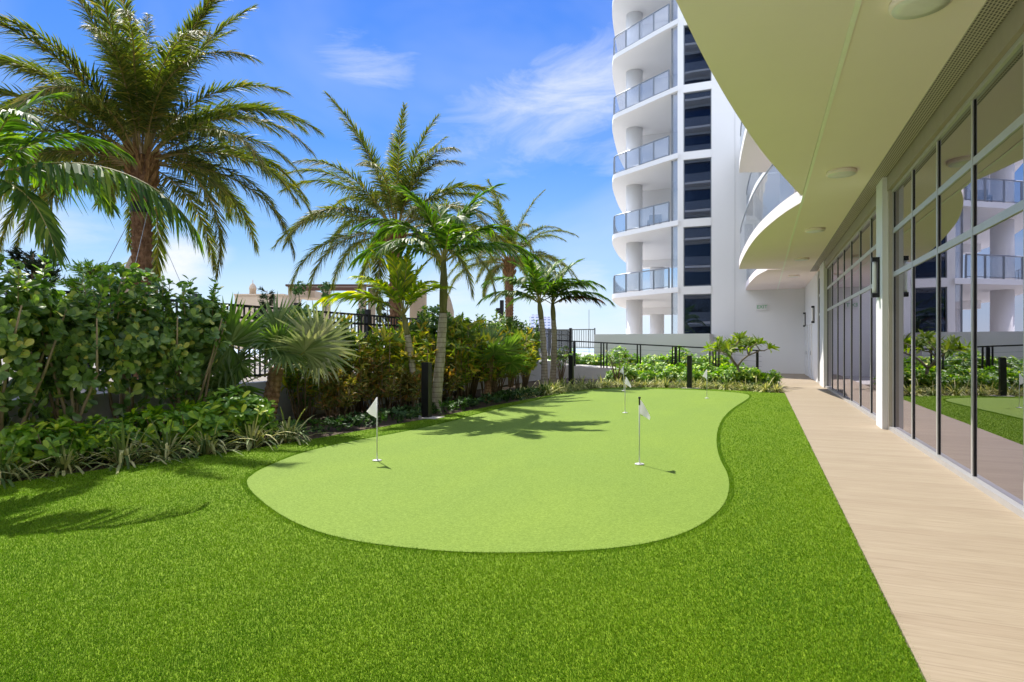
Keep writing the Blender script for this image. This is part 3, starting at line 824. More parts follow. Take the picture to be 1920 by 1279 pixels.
rm = MB(); rm.add([(rx0, ry0, -0.06), (rx1, ry0, -0.06), (rx1, ry1, -0.06), (rx0, ry1, -0.06), (rx0, ry0, rz_(rx0)), (rx1, ry0, rz_(rx1)), (rx1, ry1, rz_(rx1)), (rx0, ry1, rz_(rx0))],
                  [(0, 3, 2, 1), (4, 5, 6, 7), (0, 1, 5, 4), (1, 2, 6, 5), (2, 3, 7, 6), (3, 0, 4, 7)])
struct(rm.build('ramp', M['concrete']))
rr = thing('ramp_railing', 'black metal handrail sloping down to the right along the ramp behind the shrubs', 'railing', (0, ry0 + 0.08, 0))
MB().bar((rx0, 0, rz_(rx0) + 1.07), (rx1, 0, rz_(rx1) + 1.07), 0.06, 0.05).build('handrail', M['black'], rr)
for px in (1077, 1127, 1132, 1138, 1195, 1201, 1261, 1267, 1274, 1331, 1337, 1342, 1348, 1420):
    u = (px - 960) / FPX; Z = (ry0 + 0.08) / (FW[1] + RT[1] * u); x = Z * (FW[0] + RT[0] * u)
    big = px in (1077, 1267, 1420)
    hw = 0.05 if big else 0.025
    MB().box(x - hw, x + hw, -hw, hw, 0, rz_(x) + 1.043).build('post', M['black'], rr)
cb = MB()
for k in (0.25, 0.45, 0.65, 0.85): cb.tube([(rx0, 0, rz_(rx0) + k), (rx1, 0, rz_(rx1) + k)], 0.005, 5)
cb.build('cable', M['grey_metal'], rr)

for i, (px, py) in enumerate(((800, 783), (1071, 726), (1293, 728))):
    p = G(px, py)
    lb = ['black square bollard beside the ringed palm trunk at the left lawn edge', 'black square bollard at the back left corner of the lawn', 'black square bollard in the striped tufts behind the putting green'][i]
    t = thing('bollard', lb, 'bollard', tuple(p), 0, 'black square bollards')
    MB().box(-0.075, 0.075, -0.075, 0.075, -0.02, 1.06).box(-0.068, 0.068, -0.068, 0.068, 1.06, 1.075).build('post', M['black'], t)
    MB().box(-0.24, 0.30, -0.2, 0.2, -0.05, 0.012).build('footing', M['concrete'], t)

# left garden wall and black fence on it
WLX = -8.62
tag(MB().box(WLX - 0.1, WLX + 0.1, -8, 30.9, -0.06, 0.73).build('garden_wall', M['grey_wall']), 'low grey wall behind the hedge under the black fence', 'wall')
fence = thing('picket_fence', 'black metal picket fence on the low grey wall behind the hedge', 'fence', (WLX, 0, 0.73))
ys = np.arange(-2.0, 31.0, 2.4)
for y in ys: MB().box(-0.05, 0.05, y - 0.05, y + 0.05, 0.001, 1.50).box(-0.055, 0.055, y - 0.055, y + 0.055, 1.501, 1.52).build('post', M['black'], fence)
for a, b in zip(ys[:-1], ys[1:]):
    m = MB()
    for z in (0.12, 1.17, 1.38): m.box(-0.02, 0.02, a + 0.052, b - 0.052, z - 0.022, z + 0.022)
    for y in np.linspace(a, b, 20)[1:-1]: m.box(-0.013, 0.013, y - 0.013, y + 0.013, 0.08, 1.357)
    m.build('picket_panel', M['black'], fence)

# ------------------------------------------------------------------ putting flags
CLOTH = Mat('flag_cloth'); CLOTH.set((0.86, 0.84, 0.88), 0.7)
_tr = CLOTH.node('ShaderNodeBsdfTranslucent'); _tr.inputs['Color'].default_value = (0.92, 0.92, 0.94, 1)
_mx = CLOTH.node('ShaderNodeMixShader'); _mx.inputs[0].default_value = 0.5
CLOTH.l.new(CLOTH.p.outputs[0], _mx.inputs[1]); CLOTH.l.new(_tr.outputs[0], _mx.inputs[2]); CLOTH.l.new(_mx.outputs[0], CLOTH.out.inputs['Surface'])


def flag(px, py, side, label, knob=True):
    p = G(px, py)
    t = thing('putting_flag', label, 'golf flag', tuple(p), YAW, 'flags on the putting green')
    MB().tube([(0, 0, -0.05), (0, 0, 0.775)], 0.0075, 8).build('pole', M['pole'], t, True)
    MB().lathe([(0.055, 0.008), (0.055, 0.016), (0.05, 0.018), (0.012, 0.019), (0.011, 0.026)], seg=24).build('cup_rim', M['pole'], t, True)
    if knob: MB().lathe([(0.006, 0.70), (0.009, 0.705), (0.009, 0.775), (0.014, 0.78), (0.016, 0.795), (0.008, 0.80)], seg=12).build('knob', M['black'], t, True)
    # drooping triangular cloth with folds, a thin solid
    nu, nv = 10, 10; V = []
    for off in (0.0015, -0.0015):
        for i in range(nu + 1):
            a = i / nu
            for j in range(nv + 1):
                b = j / nv
                x = side * (0.008 + 0.115 * a)
                top = 0.762 - 0.20 * a ** 1.4; bot = 0.60 - 0.075 * a - (0.06 * math.sin(a * 3.0) if side < 0 else 0)
                if side < 0: top, bot = 0.77 - 0.17 * a, 0.52 + 0.075 * a
                z = top + (bot - top) * b
                y = 0.03 * math.sin(a * 5.5 + b * 1.4) * a + off
                V.append((x, y, z))
    F = []; q = (nu + 1) * (nv + 1)
    for i in range(nu):
        for j in range(nv):
            k = i * (nv + 1) + j
            F.append((k, k + 1, k + nv + 2, k + nv + 1)); F.append((q + k + nv + 1, q + k + nv + 2, q + k + 1, q + k))
    MB().add(V, F).build('flag', CLOTH.m, t, True)


flag(707, 865, -1, 'white flag at the left of the green, cloth hanging left of its thin pole', False)
flag(1199, 872, 1, 'white flag with black knob at the right front of the green')
flag(1172, 775, 1, 'white flag with black knob in the far middle of the green')
flag(1325.5, 747.5, -1, 'small white flag far right on the green in front of the bollard', False)
flag(1169, 733.5, -1, 'furthest small white flag, close to the tufts at the back edge of the green', False)

# ------------------------------------------------------------------ plants
RNG = np.random.default_rng(11)
PADDLE = [(0, 0.12), (0.3, 0.62), (0.62, 1.0), (0.88, 0.78), (1.0, 0.15)]
LANCE = [(0, 0.15), (0.25, 0.85), (0.5, 1.0), (0.78, 0.6), (1.0, 0.04)]
STRAP = [(0, 0.7), (0.3, 1.0), (0.6, 0.9), (0.85, 0.55), (1.0, 0.05)]
LEAFLET = [(0, 0.5), (0.3, 1.0), (0.65, 0.75), (1.0, 0.05)]


def rand_unit(n, rng):
    v = rng.normal(size=(n, 3)); return unit(v)


def rosettes(mb, tips, dirs, rng, per, L, Wd, prof, spread, fold, droop, mi=0, jitter=0.02):
    """a whorl of leaves at each twig tip"""
    n = len(tips)
    T = np.repeat(tips, per, 0) + rng.normal(size=(n * per, 3)) * jitter; Dn = np.repeat(unit(dirs), per, 0)
    rnd = rand_unit(n * per, rng); side = unit(np.cross(Dn, rnd))
    sp = np.radians(spread) * rng.uniform(0.6, 1.25, n * per)[:, None]
    A = Dn * np.cos(sp) + side * np.sin(sp)
    U = unit(Dn * 1.0 - A * np.sum(Dn * A, 1, keepdims=True) + rand_unit(n * per, rng) * 0.25)
    k = rng.uniform(0.7, 1.2, n * per)
    mb.leaves(T, A, U, L * k, Wd * k, prof, fold, droop, mi)


def blob_tips(n, size, rng, lumps=9, shell=0.55, zmin=-1):
    """points in the outer part of a lumpy ellipsoid, with outward directions"""
    c = rand_unit(lumps, rng) * rng.uniform(0.35, 0.75, (lumps, 1)); r = rng.uniform(0.32, 0.6, lumps)
    which = rng.integers(0, lumps, n); d = rand_unit(n, rng)
    p = c[which] + d * (r[which] * rng.uniform(shell, 1.0, n) ** 0.6)[:, None]
    p = p[p[:, 2] > zmin]; dd = unit(unit(p) + np.array([0, 0, 0.45]))
    return p * np.array(size), dd


def stems(mb, rng, n, h, spread, r0, base=0.12, mi=0, z0=-0.03):
    for _ in range(n):
        a = rng.uniform(0, 6.28); s = rng.uniform(0.3, 1) * spread; b = rng.uniform(0, base)
        pts = [(b * math.cos(a), b * math.sin(a), z0)]
        for t in (0.3, 0.6, 1.0):
            pts.append((b * math.cos(a) + s * t * math.cos(a) + rng.normal() * 0.03, b * math.sin(a) + s * t * math.sin(a) + rng.normal() * 0.03, h * t))
        mb.tube(pts, [r0, r0 * 0.85, r0 * 0.65, r0 * 0.35], 6, mi)


# ---- paddle leaved hedge (3 kinds of mesh shared)
def clusia_mesh(seed):
    rng = np.random.default_rng(seed)
    mb = MB(); t, d = blob_tips(310, (0.60, 0.64, 0.90), rng, 13, 0.4)
    t[:, 2] += 1.48
    rosettes(mb, t, d, rng, 8, 0.118, 0.072, PADDLE, 62, 0.12, 0.10)
    t, d = blob_tips(20, (0.5, 0.5, 0.4), rng, 6, 0.4); t[:, 2] += 0.75
    rosettes(mb, t, d, rng, 7, 0.13, 0.078, PADDLE, 62, 0.12, 0.10)
    st = MB(); stems(st, rng, 8, 1.8, 0.6, 0.024)
    for k in range(9): # upright young shoots above the outline
        a = rng.uniform(0, 6.28); q = np.array([0.4 * math.cos(a), 0.4 * math.sin(a), 1.9 + rng.uniform(-0.2, 0.1)]); hh = rng.uniform(0.25, 0.6)
        e = q + np.array([rng.normal() * 0.08, rng.normal() * 0.08, hh]); st.tube([q, e], [0.008, 0.004], 5)
        tt = np.linspace(0.15, 1, 6)[:, None]; rosettes(mb, q + (e - q) * tt, np.tile(e - q, (6, 1)), rng, 4, 0.105, 0.066, PADDLE, 55, 0.12, 0.08)
    return mb.mesh('foliage', M['l_clusia']), st.mesh('stems', M['palestem'], True)


CL = [clusia_mesh(s) for s in (1, 2, 3)]
ORD = ['first', 'second', 'third', 'fourth', 'fifth', 'sixth', 'seventh', 'eighth', 'ninth', 'tenth', 'eleventh', 'twelfth', 'thirteenth', 'fourteenth', 'fifteenth', 'sixteenth', 'seventeenth', 'eighteenth', 'nineteenth', 'twentieth',
       'twenty-first', 'twenty-second', 'twenty-third', 'twenty-fourth', 'twenty-fifth', 'twenty-sixth', 'twenty-seventh', 'twenty-eighth', 'twenty-ninth', 'thirtieth', 'thirty-first', 'thirty-second', 'thirty-third', 'thirty-fourth',
       'thirty-fifth', 'thirty-sixth', 'thirty-seventh', 'thirty-eighth', 'thirty-ninth', 'fortieth', 'forty-first', 'forty-second', 'forty-third', 'forty-fourth', 'forty-fifth', 'forty-sixth', 'forty-seventh', 'forty-eighth']


def shrub(meshes, name, label, cat, loc, rz, sc, group, szz=None):
    t = thing(name, label, cat, loc, rz, group)
    for m in meshes: put(m, m.name.split('.')[0], t)
    t.scale = (sc, sc, szz or sc)
    return t


hedge = [(-8.2, 1.7, 1.0), (-8.15, 2.7, 1.0), (-8.15, 3.6, 0.98), (-8.2, 4.5, 1.02), (-8.1, 5.3, 0.96), (-8.2, 6.1, 1.03), (-8.1, 6.9, 1.0), (-8.35, 7.45, 0.72), (-8.15, 9.6, 0.88), (-8.15, 10.4, 0.82), (-8.1, 13.6, 0.93), (-8.0, 14.5, 1.0), (-8.1, 16.9, 0.95), (-8.0, 18.3, 1.0), (-8.0, 19.8, 0.98), (-8.1, 21.6, 0.95)]
for i, (x, y, s) in enumerate(hedge):
    if i < 2: lab = ['round-leaved hedge shrub beyond the left edge of the frame, nearest the camera', 'round-leaved hedge shrub cut by the left edge of the frame'][i]
    elif i < 7: lab = ORD[i - 2] + ' tall round-leaved hedge shrub from the left edge, before the fan palm'
    elif i < 10: lab = ['small round-leaved shrub directly left of the fan palm', 'round-leaved shrub right of the fan palm, covering part of the black fence', 'round-leaved shrub at the left end of the bare black fence section'][i - 7]
    elif i < 12: lab = ['round-leaved shrub just left of the tall ringed palm trunk', 'round-leaved shrub right behind the tall ringed palm trunk'][i - 10]
    else: lab = ORD[i - 12] + ' round-leaved shrub from the left beyond the tall ringed palm'
    shrub(CL[i % 3], 'hedge_shrub', lab, 'hedge shrub', (x, y, 0), i * 1.9, s, 'round-leaved shrubs along the fence')


# ---- umbrella shrubs (low, whorled leaves)
def scheff_mesh(seed, n=150, size=(0.45, 0.45, 0.28), z=0.3, L=0.11):
    rng = np.random.default_rng(seed); mb = MB()
    t, d = blob_tips(n, size, rng, 10, 0.55, -0.6); t[:, 2] += z
    d = unit(d + np.array([0, 0, 0.5]))
    rosettes(mb, t, d, rng, 8, L, L * 0.44, PADDLE, 70, 0.10, 0.22, 0, 0.004)
    st = MB(); stems(st, rng, 7, z + 0.1, 0.3, 0.012)
    return mb.mesh('foliage', M['l_scheff']), st.mesh('stems', M['stem'], True)


SF = [scheff_mesh(s) for s in (5, 6, 7)]
nearsf = [(-8.0, 2.3, 1.0), (-7.8, 3.3, 0.8), (-7.7, 4.1, 0.9), (-7.55, 4.65, 1.1), (-7.5, 5.35, 0.85), (-7.35, 5.9, 1.2), (-7.25, 6.5, 1.15), (-7.15, 7.05, 1.25), (-7.65, 6.9, 1.2)]
for i, (x, y, s) in enumerate(nearsf):
    shrub(SF[i % 3], 'umbrella_shrub', ORD[i] + ' low umbrella-leaved shrub from the left before the tall hedge', 'shrub', (x, y, 0), i * 2.3, s, 'low umbrella shrubs before the hedge')
farsf = []
for i in range(11): farsf.append((-5.0 + 0.52 * i, 22.95 + 0.2 * math.sin(i * 2.1), 1.0 + 0.12 * math.sin(i * 1.7)))
for i in range(8): farsf.append((-4.8 + 0.62 * i, 24.4 + 0.3 * math.sin(i * 1.3), 1.3 + 0.15 * math.sin(i * 2.3)))
for i, (x, y, s) in enumerate(farsf):
    row = 'front row of the far bed' if i < 11 else 'rear row before the ramp'
    shrub(SF[i % 3], 'umbrella_shrub', ORD[i if i < 11 else i - 11] + ' leafy shrub from the left, ' + row, 'shrub', (x, y, 0), i * 1.7, s, 'leafy shrubs in the far bed')
for i, px in enumerate((1054, 1072, 1092, 1112, 1150, 1185, 1232, 1285, 1310, 1335)):
    u = (px - 960) / FPX; y = 29.4; Z = y / (FW[1] + RT[1] * u); x = Z * (FW[0] + RT[0] * u)
    shrub(SF[i % 3], 'umbrella_shrub', ORD[i] + ' leafy shrub from the left between the ramp railing and the grey wall', 'shrub', (x, y, 0.1), i, 1.75 + 0.2 * (i % 3 == 1), 'shrubs behind the ramp')


# ---- striped strap leaved tufts
def flax_mesh(seed, n=84):
    rng = np.random.default_rng(seed); mb = MB()
    a = rng.uniform(0, 6.28, n); el = np.radians(rng.uniform(30, 88, n))
    A = np.stack([np.cos(a) * np.cos(el), np.sin(a) * np.cos(el), np.sin(el)], 1)
    P = np.stack([np.cos(a) * 0.03, np.sin(a) * 0.03, np.full(n, -0.02)], 1) * rng.uniform(0, 1.5, (n, 1))
    up = np.tile([0, 0, 1.0], (n, 1)) + A * -0.2
    L = rng.uniform(0.3, 0.58, n)
    st = [(0, .6), (.2, .95), (.4, 1), (.6, .9), (.8, .6), (1, .05)]
    mb.leaves(P, A, up, L, rng.uniform(0.013, 0.023, n), st, 0.15, rng.uniform(0.3, 1.25, n), 0, True)
    return mb.mesh('striped_tuft', M['l_flax'])


FXM = [flax_mesh(s) for s in (21, 22, 23, 24)]
near_fx = [(0.22, 2.7), (0.2, 3.5), (0.2, 4.0), (0.24, 4.6), (0.18, 5.15), (0.24, 5.65), (0.2, 6.1), (0.24, 6.75), (0.2, 7.3)]
ex_, ey_ = edge[:, 0], edge[:, 1]


def edge_x(y): return float(np.interp(y, ey_[:40], ex_[:40]))


def flax(p, label, group, sc, i):
    o = put(FXM[i % 4], 'striped_tuft', None, p, i * 1.37, sc); tag(o, label, 'grass tuft', group)


for i, (off, y) in enumerate(near_fx):
    flax((edge_x(y) - off, y, 0), ORD[i] + ' striped tuft from the left along the lawn edge under the hedge', 'striped tufts along the left lawn edge', 1.5 + 0.35 * ((i * 37) % 10) / 10, i)
far_fx = []
for k in range(5): far_fx.append((edge_x(15.5 + k * 0.9) - 0.35 - 0.12 * (k % 2), 15.5 + k * 0.9))
bk = edge[40:]; sb = np.concatenate([[0], np.cumsum(np.linalg.norm(np.diff(bk, axis=0), axis=1))])
for k, s in enumerate(np.linspace(0.2, sb[-1] - 0.15, 30)):
    far_fx.append((np.interp(s, sb, bk[:, 0]) - 0.1, np.interp(s, sb, bk[:, 1]) + 0.22 + 0.3 * (k % 2)))
for i, (x, y) in enumerate(far_fx):
    flax((x, y, 0), ORD[i] + ' pale striped tuft from the left edging the far lawn end', 'striped tufts edging the far bed', 1.3 + 0.3 * ((i * 53) % 10) / 10, i)


# ---- crotons and coppery shrubs
def croton_mesh(seed, mat, h=1.2, L=0.16, wd=0.05, n=85, r=0.42):
    rng = np.random.default_rng(seed); mb = MB()
    ns = 9; T = []; Dn = []
    st = MB()
    for s in range(ns):
        a = rng.uniform(0, 6.28); sp = rng.uniform(0.1, 1) * r; hh = h * rng.uniform(0.65, 1.05)
        p0 = np.array([0.1 * math.cos(a), 0.1 * math.sin(a), -0.03]); p1 = np.array([sp * math.cos(a), sp * math.sin(a), hh])
        mid = (p0 + p1) / 2 + np.array([0.05 * math.cos(a), 0.05 * math.sin(a), 0.05])
        st.tube([p0, mid, p1], [0.012, 0.010, 0.006], 5)
        m = n // ns
        tt = rng.uniform(0.25, 1.0, m) ** 0.7
        for t in tt:
            q = p0 * (1 - t) ** 2 + 2 * mid * t * (1 - t) + p1 * t * t
            T.append(q + rng.normal(size=3) * 0.05); Dn.append((p1 - p0) + rng.normal(size=3) * 0.4 * h)
    rosettes(mb, np.array(T), np.array(Dn), rng, 6, L, wd, LANCE, 58, 0.14, 0.30, 0, 0.02)
    return mb.mesh('foliage', mat), st.mesh('stems', M['stem'], True)


CR = [croton_mesh(31, M['l_croton']), croton_mesh(32, M['l_croton']), croton_mesh(33, M['l_copper'], 1.0, 0.11, 0.045, 110), croton_mesh(34, M['l_copper'], 0.9, 0.12, 0.04, 110)]
cro = [(-7.2, 9.6, 1.12, 3), (-6.9, 9.0, 0.90, 2), (-7.5, 10.4, 1.34, 0), (-6.8, 10.2, 1.12, 2), (-7.3, 11.2, 1.40, 1), (-6.7, 11.0, 1.06, 3), (-7.7, 12.1, 1.46, 0), (-7.1, 12.0, 1.23, 2),
       (-7.6, 9.0, 1.23, 0), (-6.9, 11.6, 1.18, 1), (-7.9, 11.2, 1.51, 1), (-7.8, 14.9, 1.79, 0), (-7.3, 13.4, 1.46, 1), (-6.6, 13.3, 1.23, 0), (-7.0, 14.3, 1.62, 0), (-6.5, 14.6, 1.34, 1), (-7.4, 15.3, 1.68, 0), (-6.6, 15.8, 1.46, 2), (-7.2, 16.6, 1.57, 1), (-6.6, 17.2, 1.23, 0), (-7.0, 18.2, 1.46, 1), (-6.8, 12.7, 1.12, 3)]
for i, (x, y, s, k) in enumerate(sorted(cro, key=lambda q: q[1])):
    kind = 'yellow-green croton bush' if k < 2 else 'coppery-leaved bush'
    shrub(CR[k], 'croton_bush', kind + ', ' + ORD[i] + ' bush beyond the broad fan palm in the left bed', 'bush', (x, y, 0), i * 2.1, s, 'crotons and coppery bushes in the left bed')


# ---- dark ground cover under the bushes (uncountable)
def ground_cover():
    rng = np.random.default_rng(41); mb = MB(); T = []
    for y in np.arange(7.4, 18.5, 0.05):
        for k in range(3):
            T.append((edge_x(y) - rng.uniform(0.08, 0.75), y + rng.normal() * 0.05, rng.uniform(0.02, 0.2)))
    for y in np.arange(1.5, 7.4, 0.07):
        for k in range(3): T.append((edge_x(y) - rng.uniform(0.35, 1.3), y + rng.normal() * 0.05, rng.uniform(0.0, 0.16)))
    for x in np.arange(-5.2, 0.55, 0.06):
        for k in range(2): T.append((x, rng.uniform(21.6, 23.5), rng.uniform(0.0, 0.2)))
    T = np.array(T); D_ = unit(rng.normal(size=T.shape) * 0.6 + np.array([0, 0, 1.0]))
    rosettes(mb, T, D_, rng, 7, 0.085, 0.035, LANCE, 70, 0.1, 0.2, 0, 0.01)
    struct(mb.build('ground_cover', M['l_dark']), 'stuff')


ground_cover()


# ---- palms
def frond_mesh(name, L, elev, bend, n, leaf_len, leaf_w, mats, seed, fa=(62, 20), plume=0.42, droop=0.30, pet=0.12, lift=0.15, rad=0.02, pw=1.3):
    rng = np.random.default_rng(seed); K = 18
    t = np.linspace(0, 1, K); ang = R(elev) - R(bend) * t ** pw
    step = L / (K - 1)
    pts = np.zeros((K, 3)); yaw = np.cumsum(rng.normal(size=K)) * 0.02
    for i in range(1, K):
        a = ang[i - 1]; pts[i] = pts[i - 1] + step * np.array([math.cos(a) * math.cos(yaw[i]), math.cos(a) * math.sin(yaw[i]), math.sin(a)])
    mb = MB(); mb.tube(pts, np.linspace(rad, rad * 0.18, K), 5, 1)
    for side in (-1, 1):
        tt = pet + (1 - pet) * (np.arange(n) + rng.uniform(0.1, 0.9, n)) / n
        tt = tt[rng.uniform(size=n) > 0.04]; m = len(tt)
        P = np.stack([np.interp(tt, t, pts[:, k]) for k in range(3)], 1)
        a = np.interp(tt, t, ang)
        T = np.stack([np.cos(a), np.zeros(m), np.sin(a)], 1); N = np.stack([-np.sin(a), np.zeros(m), np.cos(a)], 1); S = np.tile([0, side * 1.0, 0], (m, 1))
        s = (tt - pet) / (1 - pet)
        f = np.radians(fa[0] + (fa[1] - fa[0]) * s + rng.normal(size=m) * 6)[:, None]
        lf = (lift + rng.normal(size=m) * plume)[:, None]
        A = T * np.cos(f) + np.sin(f) * (S * np.cos(lf) + N * np.sin(lf))
        ll = leaf_len * np.minimum(1, 0.35 + s / 0.22) * (1 - 0.62 * s ** 2.2) * rng.uniform(0.85, 1.12, m)
        U = unit(N * 1.0 + rng.normal(size=(m, 3)) * 0.35 - S * 0.4)
        mb.leaves(P, A, U, ll, leaf_w * (0.6 + 0.4 * np.sin(np.pi * np.clip(s + 0.1, 0, 1))), LEAFLET, 0, np.clip(droop + rng.normal(size=m) * 0.08, 0, 2), 0, True)
    return mb.mesh('frond', mats)


DM = [M['l_date'], M['rachis']]
DATE = {'up': [frond_mesh('f', 3.13, 80, 40, 179, 0.49, 0.027, DM, s) for s in (51, 52)],
        'mid': [frond_mesh('f', 3.56, 58, 88, 197, 0.53, 0.027, DM, s) for s in (53, 54, 55)],
        'out': [frond_mesh('f', 3.78, 30, 92, 207, 0.53, 0.027, DM, s) for s in (56, 57, 58)],
        'low': [frond_mesh('f', 3.56, 8, 90, 189, 0.49, 0.026, DM, s) for s in (59, 60)],
        'hang': [frond_mesh('f', 3.24, 12, 125, 169, 0.42, 0.026, DM, s, pw=0.7) for s in (61, 62)]}


def date_trunk(h, r, seed):
    mb = MB(); rng = np.random.default_rng(seed)
    seg = 28; nr = int(h / 0.028); a = np.linspace(0, 2 * np.pi, seg, endpoint=False)
    V = []
    for i in range(nr + 1):
        z = h * i / nr; k = r * (1.0 + 0.22 * math.exp(-((h - z) / 0.8) ** 2) + 0.10 * math.exp(-(z / 0.5) ** 2))
        row = z / 0.14; fr = row % 1; off = (int(row) % 2) * 0.5
        ph = (a / (2 * np.pi) * 9 + off) % 1
        scale_ = np.clip(1 - np.abs(ph - 0.5) * 2 - (1 - fr) * 0.3, 0, 1)
        rr_ = k * (0.84 + 0.34 * scale_ * (0.25 + 0.75 * fr)) + rng.normal(size=seg) * r * 0.02
        V.append(np.stack([rr_ * np.cos(a), rr_ * np.sin(a), np.full(seg, z)], 1))
    F = []
    for i in range(nr):
        for j in range(seg):
            j2 = (j + 1) % seg; F.append((i * seg + j, i * seg + j2, (i + 1) * seg + j2, (i + 1) * seg + j))
    F.append(tuple(nr * seg + j for j in range(seg)))
    return mb.add(np.array(V), F)


def date_palm(px, Z, zc, zbase, r, label, seed, fr_spec, sc=1.0, extra=()):
    p = PZ(px, 600, Z)
    t = thing('date_palm', label, 'palm tree', (p[0], p[1], zbase), 0, 'date palms beyond the fence')
    h = zc - zbase
    date_trunk(h, r, seed).build('trunk', M['date_trunk'], t, True)
    rng = np.random.default_rng(seed)
    bt = MB()
    for i in range(64):
        a = rng.uniform(0, 6.28); z = h - rng.uniform(0.0, 0.75); k = r * 1.12; o_ = np.array([math.cos(a), math.sin(a), 0])
        bt.tube([o_ * k * 0.7 + [0, 0, z], o_ * k * 1.15 + [0, 0, z + 0.12], o_ * k * (1.35 + 0.3 * rng.uniform()) + [0, 0, z + 0.26]], [0.05, 0.042, 0.022], 5)
    bt.build('leaf_bases', M['boot'], t)
    for (kind, n, ph) in fr_spec:
        for i in range(n):
            ms = DATE[kind]
            az = ph + 2 * math.pi * i / n + rng.normal() * 0.16
            dcam = abs((az - math.atan2(-p[1], -p[0]) + math.pi) % (2 * math.pi) - math.pi)   # the trunk's lawn side has been pruned
            if (kind in ('low', 'hang') and dcam < R(58)) or (kind == 'out' and dcam < R(24)): continue
            zo = {'up': 0.10, 'mid': 0.02, 'out': -0.08, 'low': -0.16, 'hang': -0.2}[kind]
            put(ms[int(rng.integers(len(ms)))], 'frond', t, (0.13 * math.cos(az) * r / 0.2, 0.13 * math.sin(az) * r / 0.2, h + zo), az, sc * rng.uniform(0.88, 1.1) * (1.18 if kind == 'up' else 1.0), (rng.normal() * 0.12, rng.normal() * 0.07))
    for (kind, azdeg, s, tx) in extra:
        az = YAW + R(azdeg)
        put(DATE[kind][0], 'frond', t, (0.1 * math.cos(az), 0.1 * math.sin(az), h - 0.1), az, sc * s, (tx, 0))
    return t, h


p1, h1 = date_palm(266, 13.7, 5.55, 0.55, 0.205, 'largest date palm with thick rough trunk and full crown at upper left', 71,
                   [('up', 12, 0.3), ('mid', 20, 0.0), ('out', 21, 0.2), ('low', 13, 0.1), ('hang', 3, 2.2)], 1.1, [('hang', -8, 1.0, 0.1)])
# pale flower stalk and guy wires
fs = MB(); fs.tube([(0.15, -0.12, h1 - 0.1), (0.14, -0.25, h1 + 0.9), (0.12, -0.40, h1 + 1.55)], [0.03, 0.022, 0.012], 6)
rng = np.random.default_rng(5); n = 60
fs.leaves(np.array([(0.12, -0.40, h1 + 1.55)]) + rng.normal(size=(n, 3)) * 0.03, np.tile([0.05, -0.2, 0.3], (n, 1)) + rng.normal(size=(n, 3)) * 0.35, rand_unit(n, rng), rng.uniform(0.4, 0.8, n), 0.014, LEAFLET, 0, rng.uniform(0.8, 1.3, n), 0, True)
fs.build('flower_stalk', plain('dry_flower_stalk', (0.50, 0.36, 0.26), 0.8), p1)
for (dx, dy) in ((-1.1, -0.6), (1.3, 0.2), (0.7, -1.0)):
    MB().tube([(0.2 * np.sign(dx), 0, h1 - 1.15), (dx * 1.6, dy * 1.6, 0)], 0.008, 4).build('guy_wire', M['grey_metal'], p1)
MB().lathe([(0.225, h1 - 1.25), (0.232, h1 - 1.22), (0.232, h1 - 1.06), (0.225, h1 - 1.03)], seg=20).build('strap_band', M['black'], p1, True)
date_palm(742, 19.6, 5.05, 0.55, 0.20, 'date palm in the middle of the row behind the feather palms, crown against blue sky', 72,
          [('up', 6, 1.1), ('mid', 12, 0.3), ('out', 13, 0.1), ('low', 10, 0.5), ('hang', 2, 2.5)], 1.1)
date_palm(955, 29.0, 5.35, 0.55, 0.20, 'furthest date palm with small crown right of the tall ringed palm', 73,
          [('up', 3, 0.5), ('mid', 11, 0.3), ('out', 13, 0.1), ('low', 11, 0.5)], 0.95)

AM = [M['l_adonidia'], M['petiole']]
ADO = {'up': [frond_mesh('f', 1.75, 78, 55, 45, 0.50, 0.065, AM, s, (58, 20), 0.15, 0.35, 0.16, 0.35, 0.018) for s in (81, 82)],
       'mid': [frond_mesh('f', 1.9, 58, 92, 50, 0.52, 0.069, AM, s, (62, 22), 0.15, 0.45, 0.16, 0.30, 0.018) for s in (83, 84)],
       'out': [frond_mesh('f', 1.9, 34, 80, 50, 0.50, 0.069, AM, s, (64, 24), 0.15, 0.50, 0.16, 0.25, 0.018) for s in (85, 86)],
       'long': [frond_mesh('f', 2.55, 20, 84, 80, 0.46, 0.056, AM, s, (62, 28), 0.15, 1.0, 0.08, 0.0, 0.02) for s in (87,)],
       'hang': [frond_mesh('f', 1.8, 0, 75, 50, 0.42, 0.062, AM, s, (60, 25), 0.12, 0.5, 0.12, 0.15, 0.018, 0.8) for s in (88,)]}
YM = [M['l_yellowpalm'], M['petiole']]; RM_ = [M['l_redpalm'], M['petiole']]
YEL = {'up': [frond_mesh('f', 1.5, 82, 40, 37, 0.42, 0.062, YM, 91, (50, 18), 0.15, 0.25, 0.2, 0.3, 0.016)], 'mid': [frond_mesh('f', 1.55, 60, 70, 40, 0.42, 0.062, YM, 92, (58, 22), 0.15, 0.35, 0.2, 0.25, 0.016)],
       'out': [frond_mesh('f', 1.6, 40, 75, 42, 0.42, 0.062, YM, 93, (58, 22), 0.15, 0.4, 0.2, 0.2, 0.016)]}
RED = frond_mesh('f', 1.5, 28, 60, 45, 0.40, 0.062, RM_, 94, (60, 24), 0.15, 0.45, 0.12, 0.2, 0.016)


